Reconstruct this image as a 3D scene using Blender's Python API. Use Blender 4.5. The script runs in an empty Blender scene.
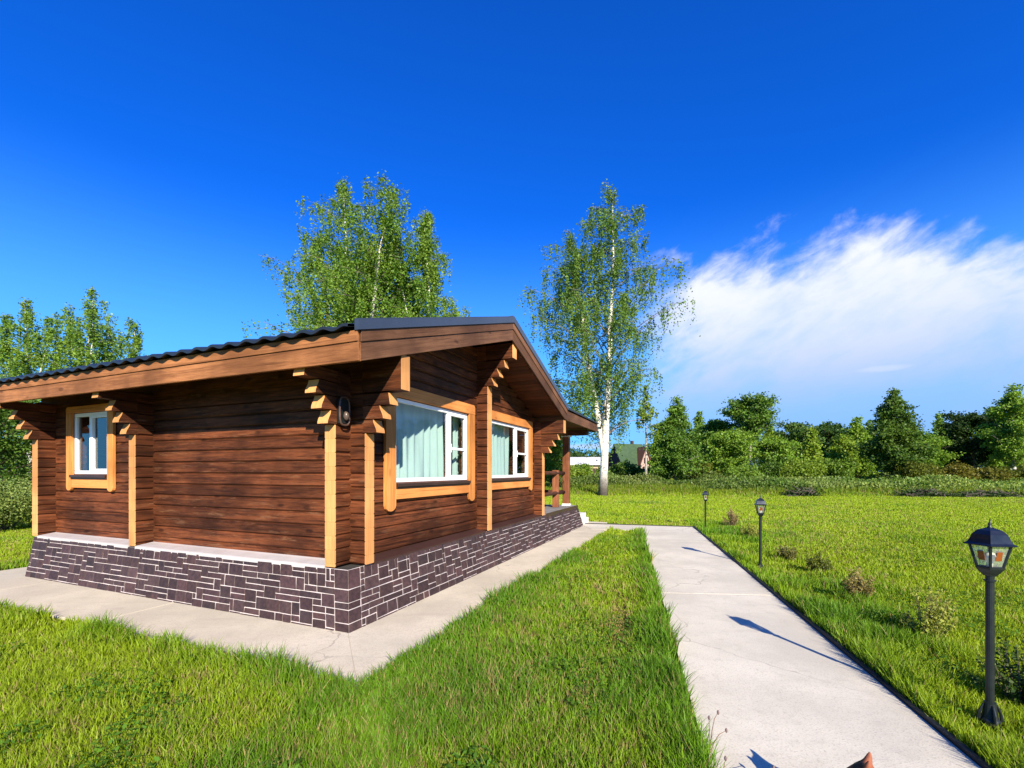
import bpy, math, random
import numpy as np
from mathutils import Vector, Matrix

R = math.radians
scene = bpy.context.scene
COL = scene.collection
rng = np.random.default_rng(7)
random.seed(7)

# ------------------------------------------------------------------ camera frame
F, Y0, EYE = 455.0, 471.0, 1.5
def at(px, y):            # x coordinate, at distance y, of something seen at picture column px
    return (px - 512.0) / F * y

# ------------------------------------------------------------------ node helpers
def new_mat(name):
    m = bpy.data.materials.new(name); m.use_nodes = True
    nt = m.node_tree
    for n in list(nt.nodes): nt.nodes.remove(n)
    out = nt.nodes.new('ShaderNodeOutputMaterial')
    return m, nt, out
def N(nt, typ, **k):
    n = nt.nodes.new(typ)
    for a, b in k.items():
        if a == 'ins':
            for kk, v in b.items():
                if isinstance(v, bpy.types.NodeSocket): nt.links.new(v, n.inputs[kk])
                else: n.inputs[kk].default_value = v
        else: setattr(n, a, b)
    return n
def math_n(nt, op, a, b=None, c=None, clamp=False):
    n = nt.nodes.new('ShaderNodeMath'); n.operation = op; n.use_clamp = clamp
    for i, v in enumerate((a, b, c)):
        if v is None: continue
        if isinstance(v, bpy.types.NodeSocket): nt.links.new(v, n.inputs[i])
        else: n.inputs[i].default_value = v
    return n.outputs[0]
def mix_c(nt, fac, a, b, mode='MIX'):
    n = nt.nodes.new('ShaderNodeMix'); n.data_type = 'RGBA'; n.blend_type = mode
    for sock, v in ((n.inputs[0], fac), (n.inputs[6], a), (n.inputs[7], b)):
        if isinstance(v, bpy.types.NodeSocket): nt.links.new(v, sock)
        elif isinstance(v, (int, float)): sock.default_value = v
        else: sock.default_value = (*v, 1)
    return n.outputs[2]
def smooth(nt, v, a, b, lo=0.0, hi=1.0):
    n = nt.nodes.new('ShaderNodeMapRange'); n.interpolation_type = 'SMOOTHSTEP'
    nt.links.new(v, n.inputs[0])
    for i, q in ((1, a), (2, b), (3, lo), (4, hi)):
        if isinstance(q, bpy.types.NodeSocket): nt.links.new(q, n.inputs[i])
        else: n.inputs[i].default_value = q
    return n.outputs[0]
def noise(nt, vec, scale, detail=4, rough=.55, dist=0.0):
    n = N(nt, 'ShaderNodeTexNoise', ins={'Scale': scale, 'Detail': detail, 'Roughness': rough, 'Distortion': dist})
    nt.links.new(vec, n.inputs['Vector']); return n.outputs[0]
def coords(nt, scale=(1, 1, 1), loc=(0, 0, 0), which='Object', tilt=0.0):
    tc = N(nt, 'ShaderNodeTexCoord'); mp = N(nt, 'ShaderNodeMapping'); src = tc.outputs[which]
    if tilt:
        m0 = N(nt, 'ShaderNodeMapping'); m0.inputs['Rotation'].default_value = (0, tilt, 0); nt.links.new(src, m0.inputs['Vector']); src = m0.outputs[0]
    nt.links.new(src, mp.inputs['Vector'])
    mp.inputs['Scale'].default_value = scale; mp.inputs['Location'].default_value = loc
    return mp.outputs[0]
def surf(nt, out, color, rough=.6, spec=.4, metal=0.0, bump=None, bstr=.3, bdist=.01):
    p = N(nt, 'ShaderNodeBsdfPrincipled')
    if isinstance(color, bpy.types.NodeSocket): nt.links.new(color, p.inputs['Base Color'])
    else: p.inputs['Base Color'].default_value = (*color, 1)
    if isinstance(rough, bpy.types.NodeSocket): nt.links.new(rough, p.inputs['Roughness'])
    else: p.inputs['Roughness'].default_value = rough
    p.inputs['Specular IOR Level'].default_value = spec; p.inputs['Metallic'].default_value = metal
    if bump is not None:
        b = N(nt, 'ShaderNodeBump', ins={'Strength': bstr, 'Distance': bdist, 'Height': bump})
        nt.links.new(b.outputs[0], p.inputs['Normal'])
    nt.links.new(p.outputs[0], out.inputs['Surface'])
    return p
def attr(nt, name='col'):
    return N(nt, 'ShaderNodeAttribute', attribute_name=name)

# ------------------------------------------------------------------ materials
def wood(name, dark, light, axis, rough=.55, wear=None, wear_amt=0.0, knots=.7, grain=1.0, tilt=0.0):
    m, nt, out = new_mat(name)
    sc = [24.0, 24.0, 24.0]; sc['xyz'.index(axis)] = 1.3
    v = coords(nt, tuple(sc), tilt=tilt)
    a = attr(nt)
    tint = N(nt, 'ShaderNodeSeparateColor'); nt.links.new(a.outputs['Color'], tint.inputs[0])
    off = N(nt, 'ShaderNodeVectorMath', operation='ADD'); nt.links.new(v, off.inputs[0])
    cb = N(nt, 'ShaderNodeCombineXYZ')
    sh = math_n(nt, 'MULTIPLY', tint.outputs[1], 37.0)
    for i in range(3): nt.links.new(sh, cb.inputs[i])
    nt.links.new(cb.outputs[0], off.inputs[1])
    vv = off.outputs[0]
    g1 = noise(nt, vv, 1.0, 6, .65, .6)
    g2 = noise(nt, vv, 4.5, 4, .7, .3)
    g = math_n(nt, 'ADD', math_n(nt, 'MULTIPLY', g1, .65), math_n(nt, 'MULTIPLY', g2, .35))
    f = smooth(nt, g, .5 - .15 / grain, .5 + .15 / grain)
    c = mix_c(nt, f, dark, light)
    big = noise(nt, coords(nt, (1.3, 1.3, 1.3)), 1.0, 3)
    c = mix_c(nt, smooth(nt, big, .38, .66, 0.0, .65), c, tuple(x * .6 for x in dark))
    if wear:
        sc2 = [16.0, 16.0, 16.0]; sc2['xyz'.index(axis)] = 1.8
        w = noise(nt, coords(nt, tuple(sc2), (3, 1, 7)), 1.2, 6, .75, .4)
        c = mix_c(nt, smooth(nt, w, .53, .70, 0.0, wear_amt), c, wear)
    scx = [70.0, 70.0, 70.0]; scx['xyz'.index(axis)] = 1.1
    ck = noise(nt, coords(nt, tuple(scx), (5, 2, 9), tilt=tilt), 1.0, 3, .5, .15)
    c = mix_c(nt, smooth(nt, ck, .60, .66, 0.0, .55 * grain), c, tuple(x * .35 for x in dark))
    if knots:
        sk = [7.0, 7.0, 7.0]; sk['xyz'.index(axis)] = 2.6
        vo = N(nt, 'ShaderNodeTexVoronoi', ins={'Scale': .8, 'Randomness': 1.0}); nt.links.new(coords(nt, tuple(sk)), vo.inputs['Vector'])
        k = smooth(nt, vo.outputs['Distance'], .06, .17, knots, 0.0)
        c = mix_c(nt, k, c, tuple(x * .25 for x in dark))
    t = N(nt, 'ShaderNodeMix', data_type='RGBA', blend_type='MULTIPLY'); t.inputs[0].default_value = 1
    nt.links.new(c, t.inputs[6])
    g3 = N(nt, 'ShaderNodeCombineColor')
    for i in range(3): nt.links.new(tint.outputs[0], g3.inputs[i])
    nt.links.new(g3.outputs[0], t.inputs[7])
    surf(nt, out, t.outputs[2], rough + .1, .16, 0, g, .45, .007)
    return m

def plain(name, col, rough=.5, spec=.4, metal=0.0, var=.12, scale=12.0, bstr=.08, bdist=.004):
    m, nt, out = new_mat(name)
    v = coords(nt)
    n = noise(nt, v, scale, 5)
    n2 = noise(nt, v, scale * .18, 3)
    s = math_n(nt, 'ADD', math_n(nt, 'MULTIPLY', n, .5), math_n(nt, 'MULTIPLY', n2, .5))
    c = mix_c(nt, smooth(nt, s, .3, .7), tuple(x * (1 - var) for x in col), tuple(min(1, x * (1 + var)) for x in col))
    r = math_n(nt, 'ADD', rough - .08, math_n(nt, 'MULTIPLY', n, .16))
    surf(nt, out, c, r, spec, metal, n, bstr, bdist)
    return m

LOG_D, LOG_L = (.040, .0118, .0048), (.195, .058, .0205)
WEAR = (.27, .135, .068)
m_log_x = wood('log_wood_along', LOG_D, LOG_L, 'x', wear=WEAR, wear_amt=.38)
m_log_y = wood('log_wood_across', LOG_D, LOG_L, 'y', wear=WEAR, wear_amt=.38)
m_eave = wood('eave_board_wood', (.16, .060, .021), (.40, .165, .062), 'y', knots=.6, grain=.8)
m_rake = wood('rake_board_wood', (.105, .046, .023), (.22, .105, .054), 'x', knots=.6, grain=.8)
m_rake_up = wood('rake_board_wood_rising', (.105, .046, .023), (.22, .105, .054), 'x', knots=.6, grain=.8, tilt=math.atan(.318))
m_rake_down = wood('rake_board_wood_falling', (.105, .046, .023), (.22, .105, .054), 'x', knots=.6, grain=.8, tilt=-math.atan(.318))
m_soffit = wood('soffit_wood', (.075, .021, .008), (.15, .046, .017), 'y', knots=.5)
m_orange_z = wood('orange_trim_wood', (.55, .195, .045), (.78, .33, .10), 'z', knots=.35, grain=.9)
m_orange_x = wood('orange_rail_wood', (.60, .215, .055), (.74, .295, .085), 'x', knots=.3, grain=.9)
m_orange_y = wood('orange_rail_wood_across', (.60, .215, .055), (.74, .295, .085), 'y', knots=.3, grain=.9)
m_end = wood('painted_end_grain', (.60, .265, .085), (.75, .375, .14), 'z', knots=.1, grain=.6)
m_post = wood('porch_post_wood', (.15, .050, .022), (.30, .115, .055), 'z')
m_rail = wood('porch_rail_wood', (.05, .020, .011), (.12, .045, .022), 'x')
m_deck = plain('deck_boards', (.20, .19, .185), .8, .2, 0, .25, 9)
m_tile = plain('metal_roof_tile', (.022, .026, .030), .38, .5, .3, .2, 5)
m_flash = plain('blue_grey_roof_flashing', (.055, .070, .10), .35, .5, .35, .15, 3)
m_sill = plain('brown_metal_sill', (.055, .026, .022), .4, .5, .2, .2, 6)
m_ledge_glare = plain('metal_ledge_sun_glare', (.56, .53, .52), .35, .5, .1, .08, 6)  # eave-side ledge: sun glare on the brown metal painted in as a pale colour
m_white = plain('white_window_plastic', (.82, .83, .84), .3, .5, 0, .02, 4)
m_lamp = plain('dark_lamp_metal', (.022, .028, .028), .42, .5, .5, .25, 20)
m_lamp_roof = plain('lamp_roof_metal', (.020, .025, .035), .30, .6, .6, .25, 20)
m_amber = plain('amber_glass_motif', (.20, .055, .012), .25, .5, 0, .15, 20)
m_bulb = plain('white_bulb', (.85, .82, .74), .3, .5, 0, .03, 8)
m_dark = plain('dark_interior', (.05, .045, .04), .9, .1)
m_edging = plain('black_path_edging', (.018, .018, .02), .6, .3, 0, .3, 30)
m_cream = plain('wall_lamp_rim', (.10, .055, .042), .35, .5, .3, .2, 10)

def glass_mat():
    m, nt, out = new_mat('window_glass')
    lw = N(nt, 'ShaderNodeLayerWeight', ins={'Blend': .5})
    fr = math_n(nt, 'ADD', .045, math_n(nt, 'MULTIPLY', .9, math_n(nt, 'POWER', lw.outputs['Facing'], 5.0)))
    tr = N(nt, 'ShaderNodeBsdfTransparent'); tr.inputs[0].default_value = (.78, .87, .88, 1)
    gl = N(nt, 'ShaderNodeBsdfGlossy'); gl.inputs['Roughness'].default_value = .01
    wv = noise(nt, coords(nt), 1.3, 2)
    b = N(nt, 'ShaderNodeBump', ins={'Strength': .12, 'Distance': .02, 'Height': wv}); nt.links.new(b.outputs[0], gl.inputs['Normal'])
    f = math_n(nt, 'MULTIPLY', fr, 2.0, None, True)
    mx = N(nt, 'ShaderNodeMixShader'); nt.links.new(f, mx.inputs[0]); nt.links.new(tr.outputs[0], mx.inputs[1]); nt.links.new(gl.outputs[0], mx.inputs[2])
    nt.links.new(mx.outputs[0], out.inputs['Surface']); return m
m_glass = glass_mat()

def cloth_mat():
    m, nt, out = new_mat('mint_curtain_cloth')
    n = noise(nt, coords(nt, (40, 40, 4)), 1.0, 4)
    c = mix_c(nt, n, (.56, .70, .66), (.72, .84, .80))
    d = N(nt, 'ShaderNodeBsdfDiffuse'); nt.links.new(c, d.inputs[0])
    t = N(nt, 'ShaderNodeBsdfTranslucent'); nt.links.new(c, t.inputs[0])
    mx = N(nt, 'ShaderNodeMixShader'); mx.inputs[0].default_value = .25
    nt.links.new(d.outputs[0], mx.inputs[1]); nt.links.new(t.outputs[0], mx.inputs[2]); nt.links.new(mx.outputs[0], out.inputs['Surface'])
    return m
m_cloth = cloth_mat()

def stone_mat():
    m, nt, out = new_mat('plum_stone_cladding')
    a = attr(nt)
    v = coords(nt)
    n = noise(nt, v, 26, 6, .65); n2 = noise(nt, v, 6, 3)
    c = mix_c(nt, smooth(nt, n, .3, .7), (.026, .0150, .0150), (.054, .0300, .0285))
    c = mix_c(nt, smooth(nt, n2, .45, .75, 0, .35), c, (.078, .048, .045))
    c = mix_c(nt, 1.0, c, a.outputs['Color'], 'MULTIPLY')
    surf(nt, out, c, .6, .35, 0, n, .6, .006); return m
m_stone = stone_mat()
m_mortar = plain('pale_mortar', (.50, .435, .42), .85, .2, 0, .2, 30, .3)

def concrete_mat(name, base, joint=None):
    m, nt, out = new_mat(name)
    v = coords(nt)
    a = noise(nt, v, .9, 5, .6); b = noise(nt, v, 9, 6, .7); c_ = noise(nt, v, 90, 3, .6)
    c = mix_c(nt, smooth(nt, a, .35, .68), tuple(x * .86 for x in base), tuple(min(1, x * 1.10) for x in base))
    c = mix_c(nt, smooth(nt, b, .50, .72, 0, .5), c, tuple(x * .74 for x in base))
    c = mix_c(nt, smooth(nt, c_, .50, .70, 0, .55), c, tuple(x * .55 for x in base))
    st = noise(nt, coords(nt, (.35, 3.0, 1)), 2.2, 5, .65)
    c = mix_c(nt, smooth(nt, st, .56, .74, 0, .30), c, (.36, .31, .26))
    vo = N(nt, 'ShaderNodeTexVoronoi', feature='DISTANCE_TO_EDGE', ins={'Scale': .42}); 
    wv = N(nt, 'ShaderNodeVectorMath', operation='ADD'); nt.links.new(v, wv.inputs[0])
    nn = N(nt, 'ShaderNodeTexNoise', ins={'Scale': 3.0, 'Detail': 5}); nt.links.new(v, nn.inputs['Vector'])
    sc = N(nt, 'ShaderNodeVectorMath', operation='SCALE'); sc.inputs['Scale'].default_value = .35; nt.links.new(nn.outputs['Color'], sc.inputs[0])
    nt.links.new(sc.outputs[0], wv.inputs[1]); nt.links.new(wv.outputs[0], vo.inputs['Vector'])
    ck = math_n(nt, 'MULTIPLY', smooth(nt, vo.outputs['Distance'], 0.0, .0045, .55, 0.0), smooth(nt, a, .45, .6))
    c = mix_c(nt, ck, c, (.16, .13, .11))
    h = math_n(nt, 'ADD', b, math_n(nt, 'MULTIPLY', c_, .5))
    surf(nt, out, c, .85, .25, 0, h, .35, .006); return m
m_conc = concrete_mat('path_concrete', (.57, .52, .415))
m_slab = concrete_mat('slab_concrete', (.55, .485, .375))
m_step = concrete_mat('step_concrete', (.62, .59, .54))

def leaf_mat(name, transl=.35, gloss=.08, rough=.45):
    m, nt, out = new_mat(name)
    a = attr(nt)
    d = N(nt, 'ShaderNodeBsdfDiffuse'); nt.links.new(a.outputs['Color'], d.inputs[0])
    t = N(nt, 'ShaderNodeBsdfTranslucent')
    tc = mix_c(nt, 1.0, a.outputs['Color'], (1.25, 1.15, .55), 'MULTIPLY'); nt.links.new(tc, t.inputs[0])
    mx = N(nt, 'ShaderNodeMixShader'); mx.inputs[0].default_value = transl
    nt.links.new(d.outputs[0], mx.inputs[1]); nt.links.new(t.outputs[0], mx.inputs[2])
    g = N(nt, 'ShaderNodeBsdfGlossy'); g.inputs['Roughness'].default_value = rough
    m2 = N(nt, 'ShaderNodeMixShader'); m2.inputs[0].default_value = gloss
    nt.links.new(mx.outputs[0], m2.inputs[1]); nt.links.new(g.outputs[0], m2.inputs[2])
    nt.links.new(m2.outputs[0], out.inputs['Surface']); return m
m_leaf = leaf_mat('leaves', .38, .015)
m_grass = leaf_mat('grass_blades', .40, .015, .5)

def bark_mat(name, base, mark, scale=3.0, thr=(.56, .64)):
    m, nt, out = new_mat(name)
    n = noise(nt, coords(nt, (6, 6, 22 / scale)), 1.0, 5, .7, .5)
    w = noise(nt, coords(nt, (2.5, 2.5, 3.2)), 1.0, 4, .7)
    f = math_n(nt, 'MAXIMUM', smooth(nt, n, *thr), smooth(nt, w, .60, .66, 0, .9))
    c = mix_c(nt, f, base, mark)
    tc = N(nt, 'ShaderNodeTexCoord'); sp = N(nt, 'ShaderNodeSeparateXYZ'); nt.links.new(tc.outputs['Object'], sp.inputs[0])
    foot = smooth(nt, math_n(nt, 'ADD', sp.outputs[2], math_n(nt, 'MULTIPLY', w, 2.0)), 1.2, 3.2, .9, 0.0)
    c = mix_c(nt, foot, c, (.09, .07, .06))
    surf(nt, out, c, .8, .25, 0, n, .5, .02); return m
m_birch = bark_mat('birch_bark', (.66, .62, .56), (.06, .05, .045))
m_bark = bark_mat('brown_bark', (.16, .12, .085), (.05, .037, .027))
m_limb = plain('birch_limb_bark', (.20, .165, .135), .85, .2, 0, .35, 8)
m_grey_bark = bark_mat('grey_bark', (.36, .33, .29), (.12, .10, .085))

def ground_mat():
    m, nt, out = new_mat('lawn_soil')
    v = coords(nt)
    a = noise(nt, v, .35, 5, .6); b = noise(nt, v, 3.0, 6, .7); c_ = noise(nt, v, 34, 4, .7)
    c = mix_c(nt, smooth(nt, a, .35, .65), (.125, .180, .010), (.20, .235, .012))
    c = mix_c(nt, smooth(nt, b, .45, .72, 0, .6), c, (.06, .10, .009))
    c = mix_c(nt, smooth(nt, c_, .45, .70, 0, .7), c, (.045, .055, .009))
    surf(nt, out, c, .95, .1, 0, c_, .8, .03); return m
m_ground = ground_mat()

def dog_mat(name, a, b):
    m, nt, out = new_mat(name)
    n = noise(nt, coords(nt, (60, 60, 60)), 1.0, 4)
    surf(nt, out, mix_c(nt, n, a, b), .7, .25, 0, n, .4, .003); return m

# ------------------------------------------------------------------ mesh builder
class MB:
    def __init__(s): s.v = []; s.f = []; s.mi = []; s.c = []
    def add(s, vs, fs, mi=0, col=(1, 0, 0)):
        o = len(s.v); s.v += [tuple(map(float, p)) for p in vs]; s.c += [col] * len(vs)
        for f in fs: s.f.append(tuple(o + i for i in f)); s.mi.append(mi)
    def box(s, lo, hi, mi=0, col=None):
        (x0, y0, z0), (x1, y1, z1) = lo, hi
        x0, x1 = min(x0, x1), max(x0, x1); y0, y1 = min(y0, y1), max(y0, y1); z0, z1 = min(z0, z1), max(z0, z1)
        s.add([(x0, y0, z0), (x1, y0, z0), (x1, y1, z0), (x0, y1, z0), (x0, y0, z1), (x1, y0, z1), (x1, y1, z1), (x0, y1, z1)],
              [(0, 3, 2, 1), (4, 5, 6, 7), (0, 1, 5, 4), (1, 2, 6, 5), (2, 3, 7, 6), (3, 0, 4, 7)], mi, col or tone())
    def prism(s, poly, axis, a0, a1, mi=0, col=None):
        """poly: list of 2-D points in the two other axes, in order"""
        n = len(poly)
        def P(p, a):
            if axis == 'x': return (a, p[0], p[1])
            if axis == 'y': return (p[0], a, p[1])
            return (p[0], p[1], a)
        vs = [P(p, a0) for p in poly] + [P(p, a1) for p in poly]
        fs = [tuple(range(n)), tuple(range(2 * n - 1, n - 1, -1))] + [(i, i + n, (i + 1) % n + n, (i + 1) % n) for i in range(n)]
        s.add(vs, fs, mi, col or tone())
    def tube(s, pts, rad, n=8, mi=0, col=(1, 0, 0), cap=True):
        pts = [Vector(p) for p in pts]; rings = []
        up = Vector((0.31, .17, .93))
        for i, p in enumerate(pts):
            d = (pts[min(i + 1, len(pts) - 1)] - pts[max(i - 1, 0)]).normalized()
            a = d.cross(up)
            if a.length < .05: a = d.cross(Vector((1, 0, 0)))
            a.normalize(); b = d.cross(a)
            r = rad[i] if hasattr(rad, '__len__') else rad
            rings.append([p + (a * math.cos(2 * math.pi * k / n) + b * math.sin(2 * math.pi * k / n)) * r for k in range(n)])
        vs = [q for r_ in rings for q in r_]
        fs = [(i * n + k, i * n + (k + 1) % n, (i + 1) * n + (k + 1) % n, (i + 1) * n + k) for i in range(len(pts) - 1) for k in range(n)]
        if cap: fs += [tuple(range(n - 1, -1, -1)), tuple((len(pts) - 1) * n + k for k in range(n))]
        s.add(vs, fs, mi, col)
    def lathe(s, prof, n=16, c=(0, 0, 0), mi=0, rot=0.0, col=(1, 0, 0)):
        vs = []; fs = []
        for r, z in prof:
            for k in range(n):
                a = rot + 2 * math.pi * k / n
                vs.append((c[0] + r * math.cos(a), c[1] + r * math.sin(a), c[2] + z))
        for i in range(len(prof) - 1):
            for k in range(n): fs.append((i * n + k, i * n + (k + 1) % n, (i + 1) * n + (k + 1) % n, (i + 1) * n + k))
        fs += [tuple(range(n - 1, -1, -1)), tuple((len(prof) - 1) * n + k for k in range(n))]
        s.add(vs, fs, mi, col)
    def build(s, name, mats, parent=None, bevel=0.0, smooth=False):
        me = bpy.data.meshes.new(name); me.from_pydata(s.v, [], s.f); 
        if not isinstance(mats, (list, tuple)): mats = [mats]
        for m in mats: me.materials.append(m)
        me.polygons.foreach_set('material_index', s.mi)
        at_ = me.attributes.new('col', 'FLOAT_COLOR', 'POINT')
        at_.data.foreach_set('color', np.array([(*c, 1) for c in s.c], dtype=np.float32).ravel())
        import bmesh
        bm = bmesh.new(); bm.from_mesh(me); bmesh.ops.recalc_face_normals(bm, faces=bm.faces); bm.to_mesh(me); bm.free()
        if smooth: me.polygons.foreach_set('use_smooth', [True] * len(me.polygons))
        me.update()
        o = bpy.data.objects.new(name, me); COL.objects.link(o)
        if parent is not None: o.parent = parent
        if bevel:
            b = o.modifiers.new('edge', 'BEVEL'); b.width = bevel; b.segments = 2; b.limit_method = 'ANGLE'; b.angle_limit = R(40)
        return o
def tone(lo=.60, hi=1.25): return (random.uniform(lo, hi), random.random(), random.random())
def tag(o, label=None, cat=None, group=None, kind=None):
    if label: o['label'] = label
    if cat: o['category'] = cat
    if group: o['group'] = group
    if kind: o['kind'] = kind
    return o
def empty(name, loc=(0, 0, 0), rz=0.0):
    e = bpy.data.objects.new(name, None); COL.objects.link(e); e.location = loc; e.rotation_euler = (0, 0, rz); e.empty_display_size = .2
    return e
def copy_tree(o, parent=None):
    c = o.copy(); COL.objects.link(c)
    if parent is not None: c.parent = parent
    for ch in [x for x in bpy.data.objects if x.parent == o]: copy_tree(ch, c)
    return c
def np_mesh(name, co, nper, mats, col, parent=None, smooth=False):
    """co: (n, nper, 3) separate polygons; col: (n,3) or (n,nper,3)"""
    n = len(co)
    me = bpy.data.meshes.new(name)
    me.vertices.add(n * nper); me.vertices.foreach_set('co', np.ascontiguousarray(co, dtype=np.float32).ravel())
    me.loops.add(n * nper); me.loops.foreach_set('vertex_index', np.arange(n * nper, dtype=np.int32))
    me.polygons.add(n); me.polygons.foreach_set('loop_start', np.arange(0, n * nper, nper, dtype=np.int32))
    me.polygons.foreach_set('loop_total', np.full(n, nper, dtype=np.int32))
    me.materials.append(mats)
    if col.ndim == 2: col = np.repeat(col[:, None, :], nper, axis=1)
    rgba = np.ones((n * nper, 4), dtype=np.float32); rgba[:, :3] = col.reshape(-1, 3)
    a = me.attributes.new('col', 'FLOAT_COLOR', 'POINT'); a.data.foreach_set('color', rgba.ravel())
    me.update(calc_edges=True)
    o = bpy.data.objects.new(name, me); COL.objects.link(o)
    if parent is not None: o.parent = parent
    return o

# ------------------------------------------------------------------ world, sun, camera
SUN_AZ, SUN_EL = 16.5, 29.5                 # sun behind the camera, to the right; azimuth from -Y towards +X
sun_dir = Vector((math.sin(R(SUN_AZ)) * math.cos(R(SUN_EL)), -math.cos(R(SUN_AZ)) * math.cos(R(SUN_EL)), math.sin(R(SUN_EL))))
w = bpy.data.worlds.new('World'); scene.world = w; w.use_nodes = True
nt = w.node_tree
for n in list(nt.nodes): nt.nodes.remove(n)
wo = nt.nodes.new('ShaderNodeOutputWorld'); bg = nt.nodes.new('ShaderNodeBackground'); bg.inputs[1].default_value = .05
nt.links.new(bg.outputs[0], wo.inputs[0])
sky = N(nt, 'ShaderNodeTexSky', sky_type='NISHITA', sun_disc=False, sun_elevation=R(SUN_EL), sun_rotation=R(180 - SUN_AZ), altitude=200, air_density=1.0, dust_density=.25, ozone_density=3.0)
hs0 = N(nt, 'ShaderNodeHueSaturation', ins={'Saturation': 1.12, 'Value': 1.0, 'Hue': .506}); nt.links.new(sky.outputs[0], hs0.inputs['Color'])
hs_ = mix_c(nt, 1.0, hs0.outputs[0], (.09, 1.05, 2.65), 'MULTIPLY')
tc = N(nt, 'ShaderNodeTexCoord'); sp = N(nt, 'ShaderNodeSeparateXYZ'); nt.links.new(tc.outputs['Generated'], sp.inputs[0])
az = math_n(nt, 'ARCTAN2', sp.outputs[0], sp.outputs[1]); el = math_n(nt, 'ARCSINE', sp.outputs[2])
def cvec(rot, sa, sb, off=0.0):
    a = math_n(nt, 'ADD', math_n(nt, 'MULTIPLY', az, math.cos(rot) * sa), math_n(nt, 'MULTIPLY', el, math.sin(rot) * sa))
    b = math_n(nt, 'ADD', math_n(nt, 'MULTIPLY', az, -math.sin(rot) * sb), math_n(nt, 'MULTIPLY', el, math.cos(rot) * sb))
    c = N(nt, 'ShaderNodeCombineXYZ'); nt.links.new(a, c.inputs[0]); nt.links.new(b, c.inputs[1]); c.inputs[2].default_value = off
    return c.outputs[0]
n_big = noise(nt, cvec(R(20), 4.5, 9.5), 1.0, 5, .55, .3)
n_fine = noise(nt, cvec(R(22), 10.0, 25.0, 3.0), 1.0, 7, .62, .5)
n_puff = noise(nt, cvec(R(10), 20.0, 27.0, 9.0), 1.0, 5, .55, .2)
comb = math_n(nt, 'ADD', math_n(nt, 'MULTIPLY', n_big, .5), math_n(nt, 'ADD', math_n(nt, 'MULTIPLY', n_fine, .3), math_n(nt, 'MULTIPLY', n_puff, .2)))
dev = math_n(nt, 'SUBTRACT', comb, .5)
edge_l = smooth(nt, math_n(nt, 'ADD', az, math_n(nt, 'MULTIPLY', dev, .35)), .24, .40)
edge_r = smooth(nt, az, 1.2, 1.6, 1.0, 0.0)
el_top = math_n(nt, 'ADD', math_n(nt, 'ADD', el, math_n(nt, 'MULTIPLY', dev, -.36)), math_n(nt, 'MULTIPLY', 1.0, smooth(nt, az, .64, 1.05, 0.0, .17)))
top_m = smooth(nt, el_top, .335, .425, 1.0, 0.0)
low_m = smooth(nt, math_n(nt, 'ADD', el, math_n(nt, 'MULTIPLY', dev, .05)), .05, .22)
body = smooth(nt, comb, .30, .60, .60, 1.0)
mask = math_n(nt, 'MULTIPLY', math_n(nt, 'MULTIPLY', edge_l, edge_r), math_n(nt, 'MULTIPLY', top_m, math_n(nt, 'MULTIPLY', low_m, body)))
# a second, thin veil low on the horizon and one small streak
low_band = smooth(nt, el, -.02, .52, .85, 0.0)
hs2 = mix_c(nt, low_band, hs_, (2.5, 8.0, 14.5))
veil = math_n(nt, 'MULTIPLY', smooth(nt, az, .0, .5), smooth(nt, el, .0, .30, .80, 0.0))
s_az = math_n(nt, 'DIVIDE', math_n(nt, 'SUBTRACT', az, .685), .045); s_el = math_n(nt, 'DIVIDE', math_n(nt, 'SUBTRACT', el, math_n(nt, 'ADD', .172, math_n(nt, 'MULTIPLY', dev, .02))), .0065)
streak = smooth(nt, math_n(nt, 'ADD', math_n(nt, 'MULTIPLY', s_az, s_az), math_n(nt, 'MULTIPLY', s_el, s_el)), 0.0, 1.0, .75, 0.0)
t_az = math_n(nt, 'DIVIDE', math_n(nt, 'SUBTRACT', az, .17), .09); t_el = math_n(nt, 'DIVIDE', math_n(nt, 'SUBTRACT', el, .053), .008)
streak2 = smooth(nt, math_n(nt, 'ADD', math_n(nt, 'MULTIPLY', t_az, t_az), math_n(nt, 'MULTIPLY', t_el, t_el)), 0.0, 1.0, .7, 0.0)
cw = mix_c(nt, smooth(nt, el, .10, .36), (4.7, 6.2, 9.6), (9.5, 9.9, 10.7))
c1 = mix_c(nt, veil, hs2, (3.0, 4.7, 9.6))
c2 = mix_c(nt, mask, c1, cw)
c3 = mix_c(nt, math_n(nt, 'MAXIMUM', streak, streak2), c2, (6.4, 7.6, 10.2))
nt.links.new(c3, bg.inputs[0])

sl = bpy.data.lights.new('sun', 'SUN'); sl.energy = 5.0; sl.angle = R(.5); sl.color = (1.0, .90, .72)
so = bpy.data.objects.new('sun', sl); COL.objects.link(so); so.rotation_euler = sun_dir.to_track_quat('Z', 'Y').to_euler(); so.location = (8, -20, 20)

cam = bpy.data.cameras.new('camera'); co = bpy.data.objects.new('camera', cam); COL.objects.link(co); scene.camera = co
co.location = (0, 0, EYE); co.rotation_euler = (R(90), 0, 0)
cam.sensor_fit = 'HORIZONTAL'; cam.sensor_width = 36; cam.lens = 36 * F / 1024; cam.shift_y = (Y0 - 384) / 1024
cam.clip_start = .05; cam.clip_end = 3000
scene.view_settings.view_transform = 'Standard'; scene.view_settings.look = 'None'; scene.view_settings.exposure = 1.0; scene.view_settings.gamma = 1
scene.render.engine = 'CYCLES'
scene.cycles.use_denoising = True
try: scene.cycles.denoiser = 'OPENIMAGEDENOISE'
except Exception: pass
scene.cycles.max_bounces = 8; scene.cycles.transparent_max_bounces = 12; scene.cycles.sample_clamp_indirect = 6

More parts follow.
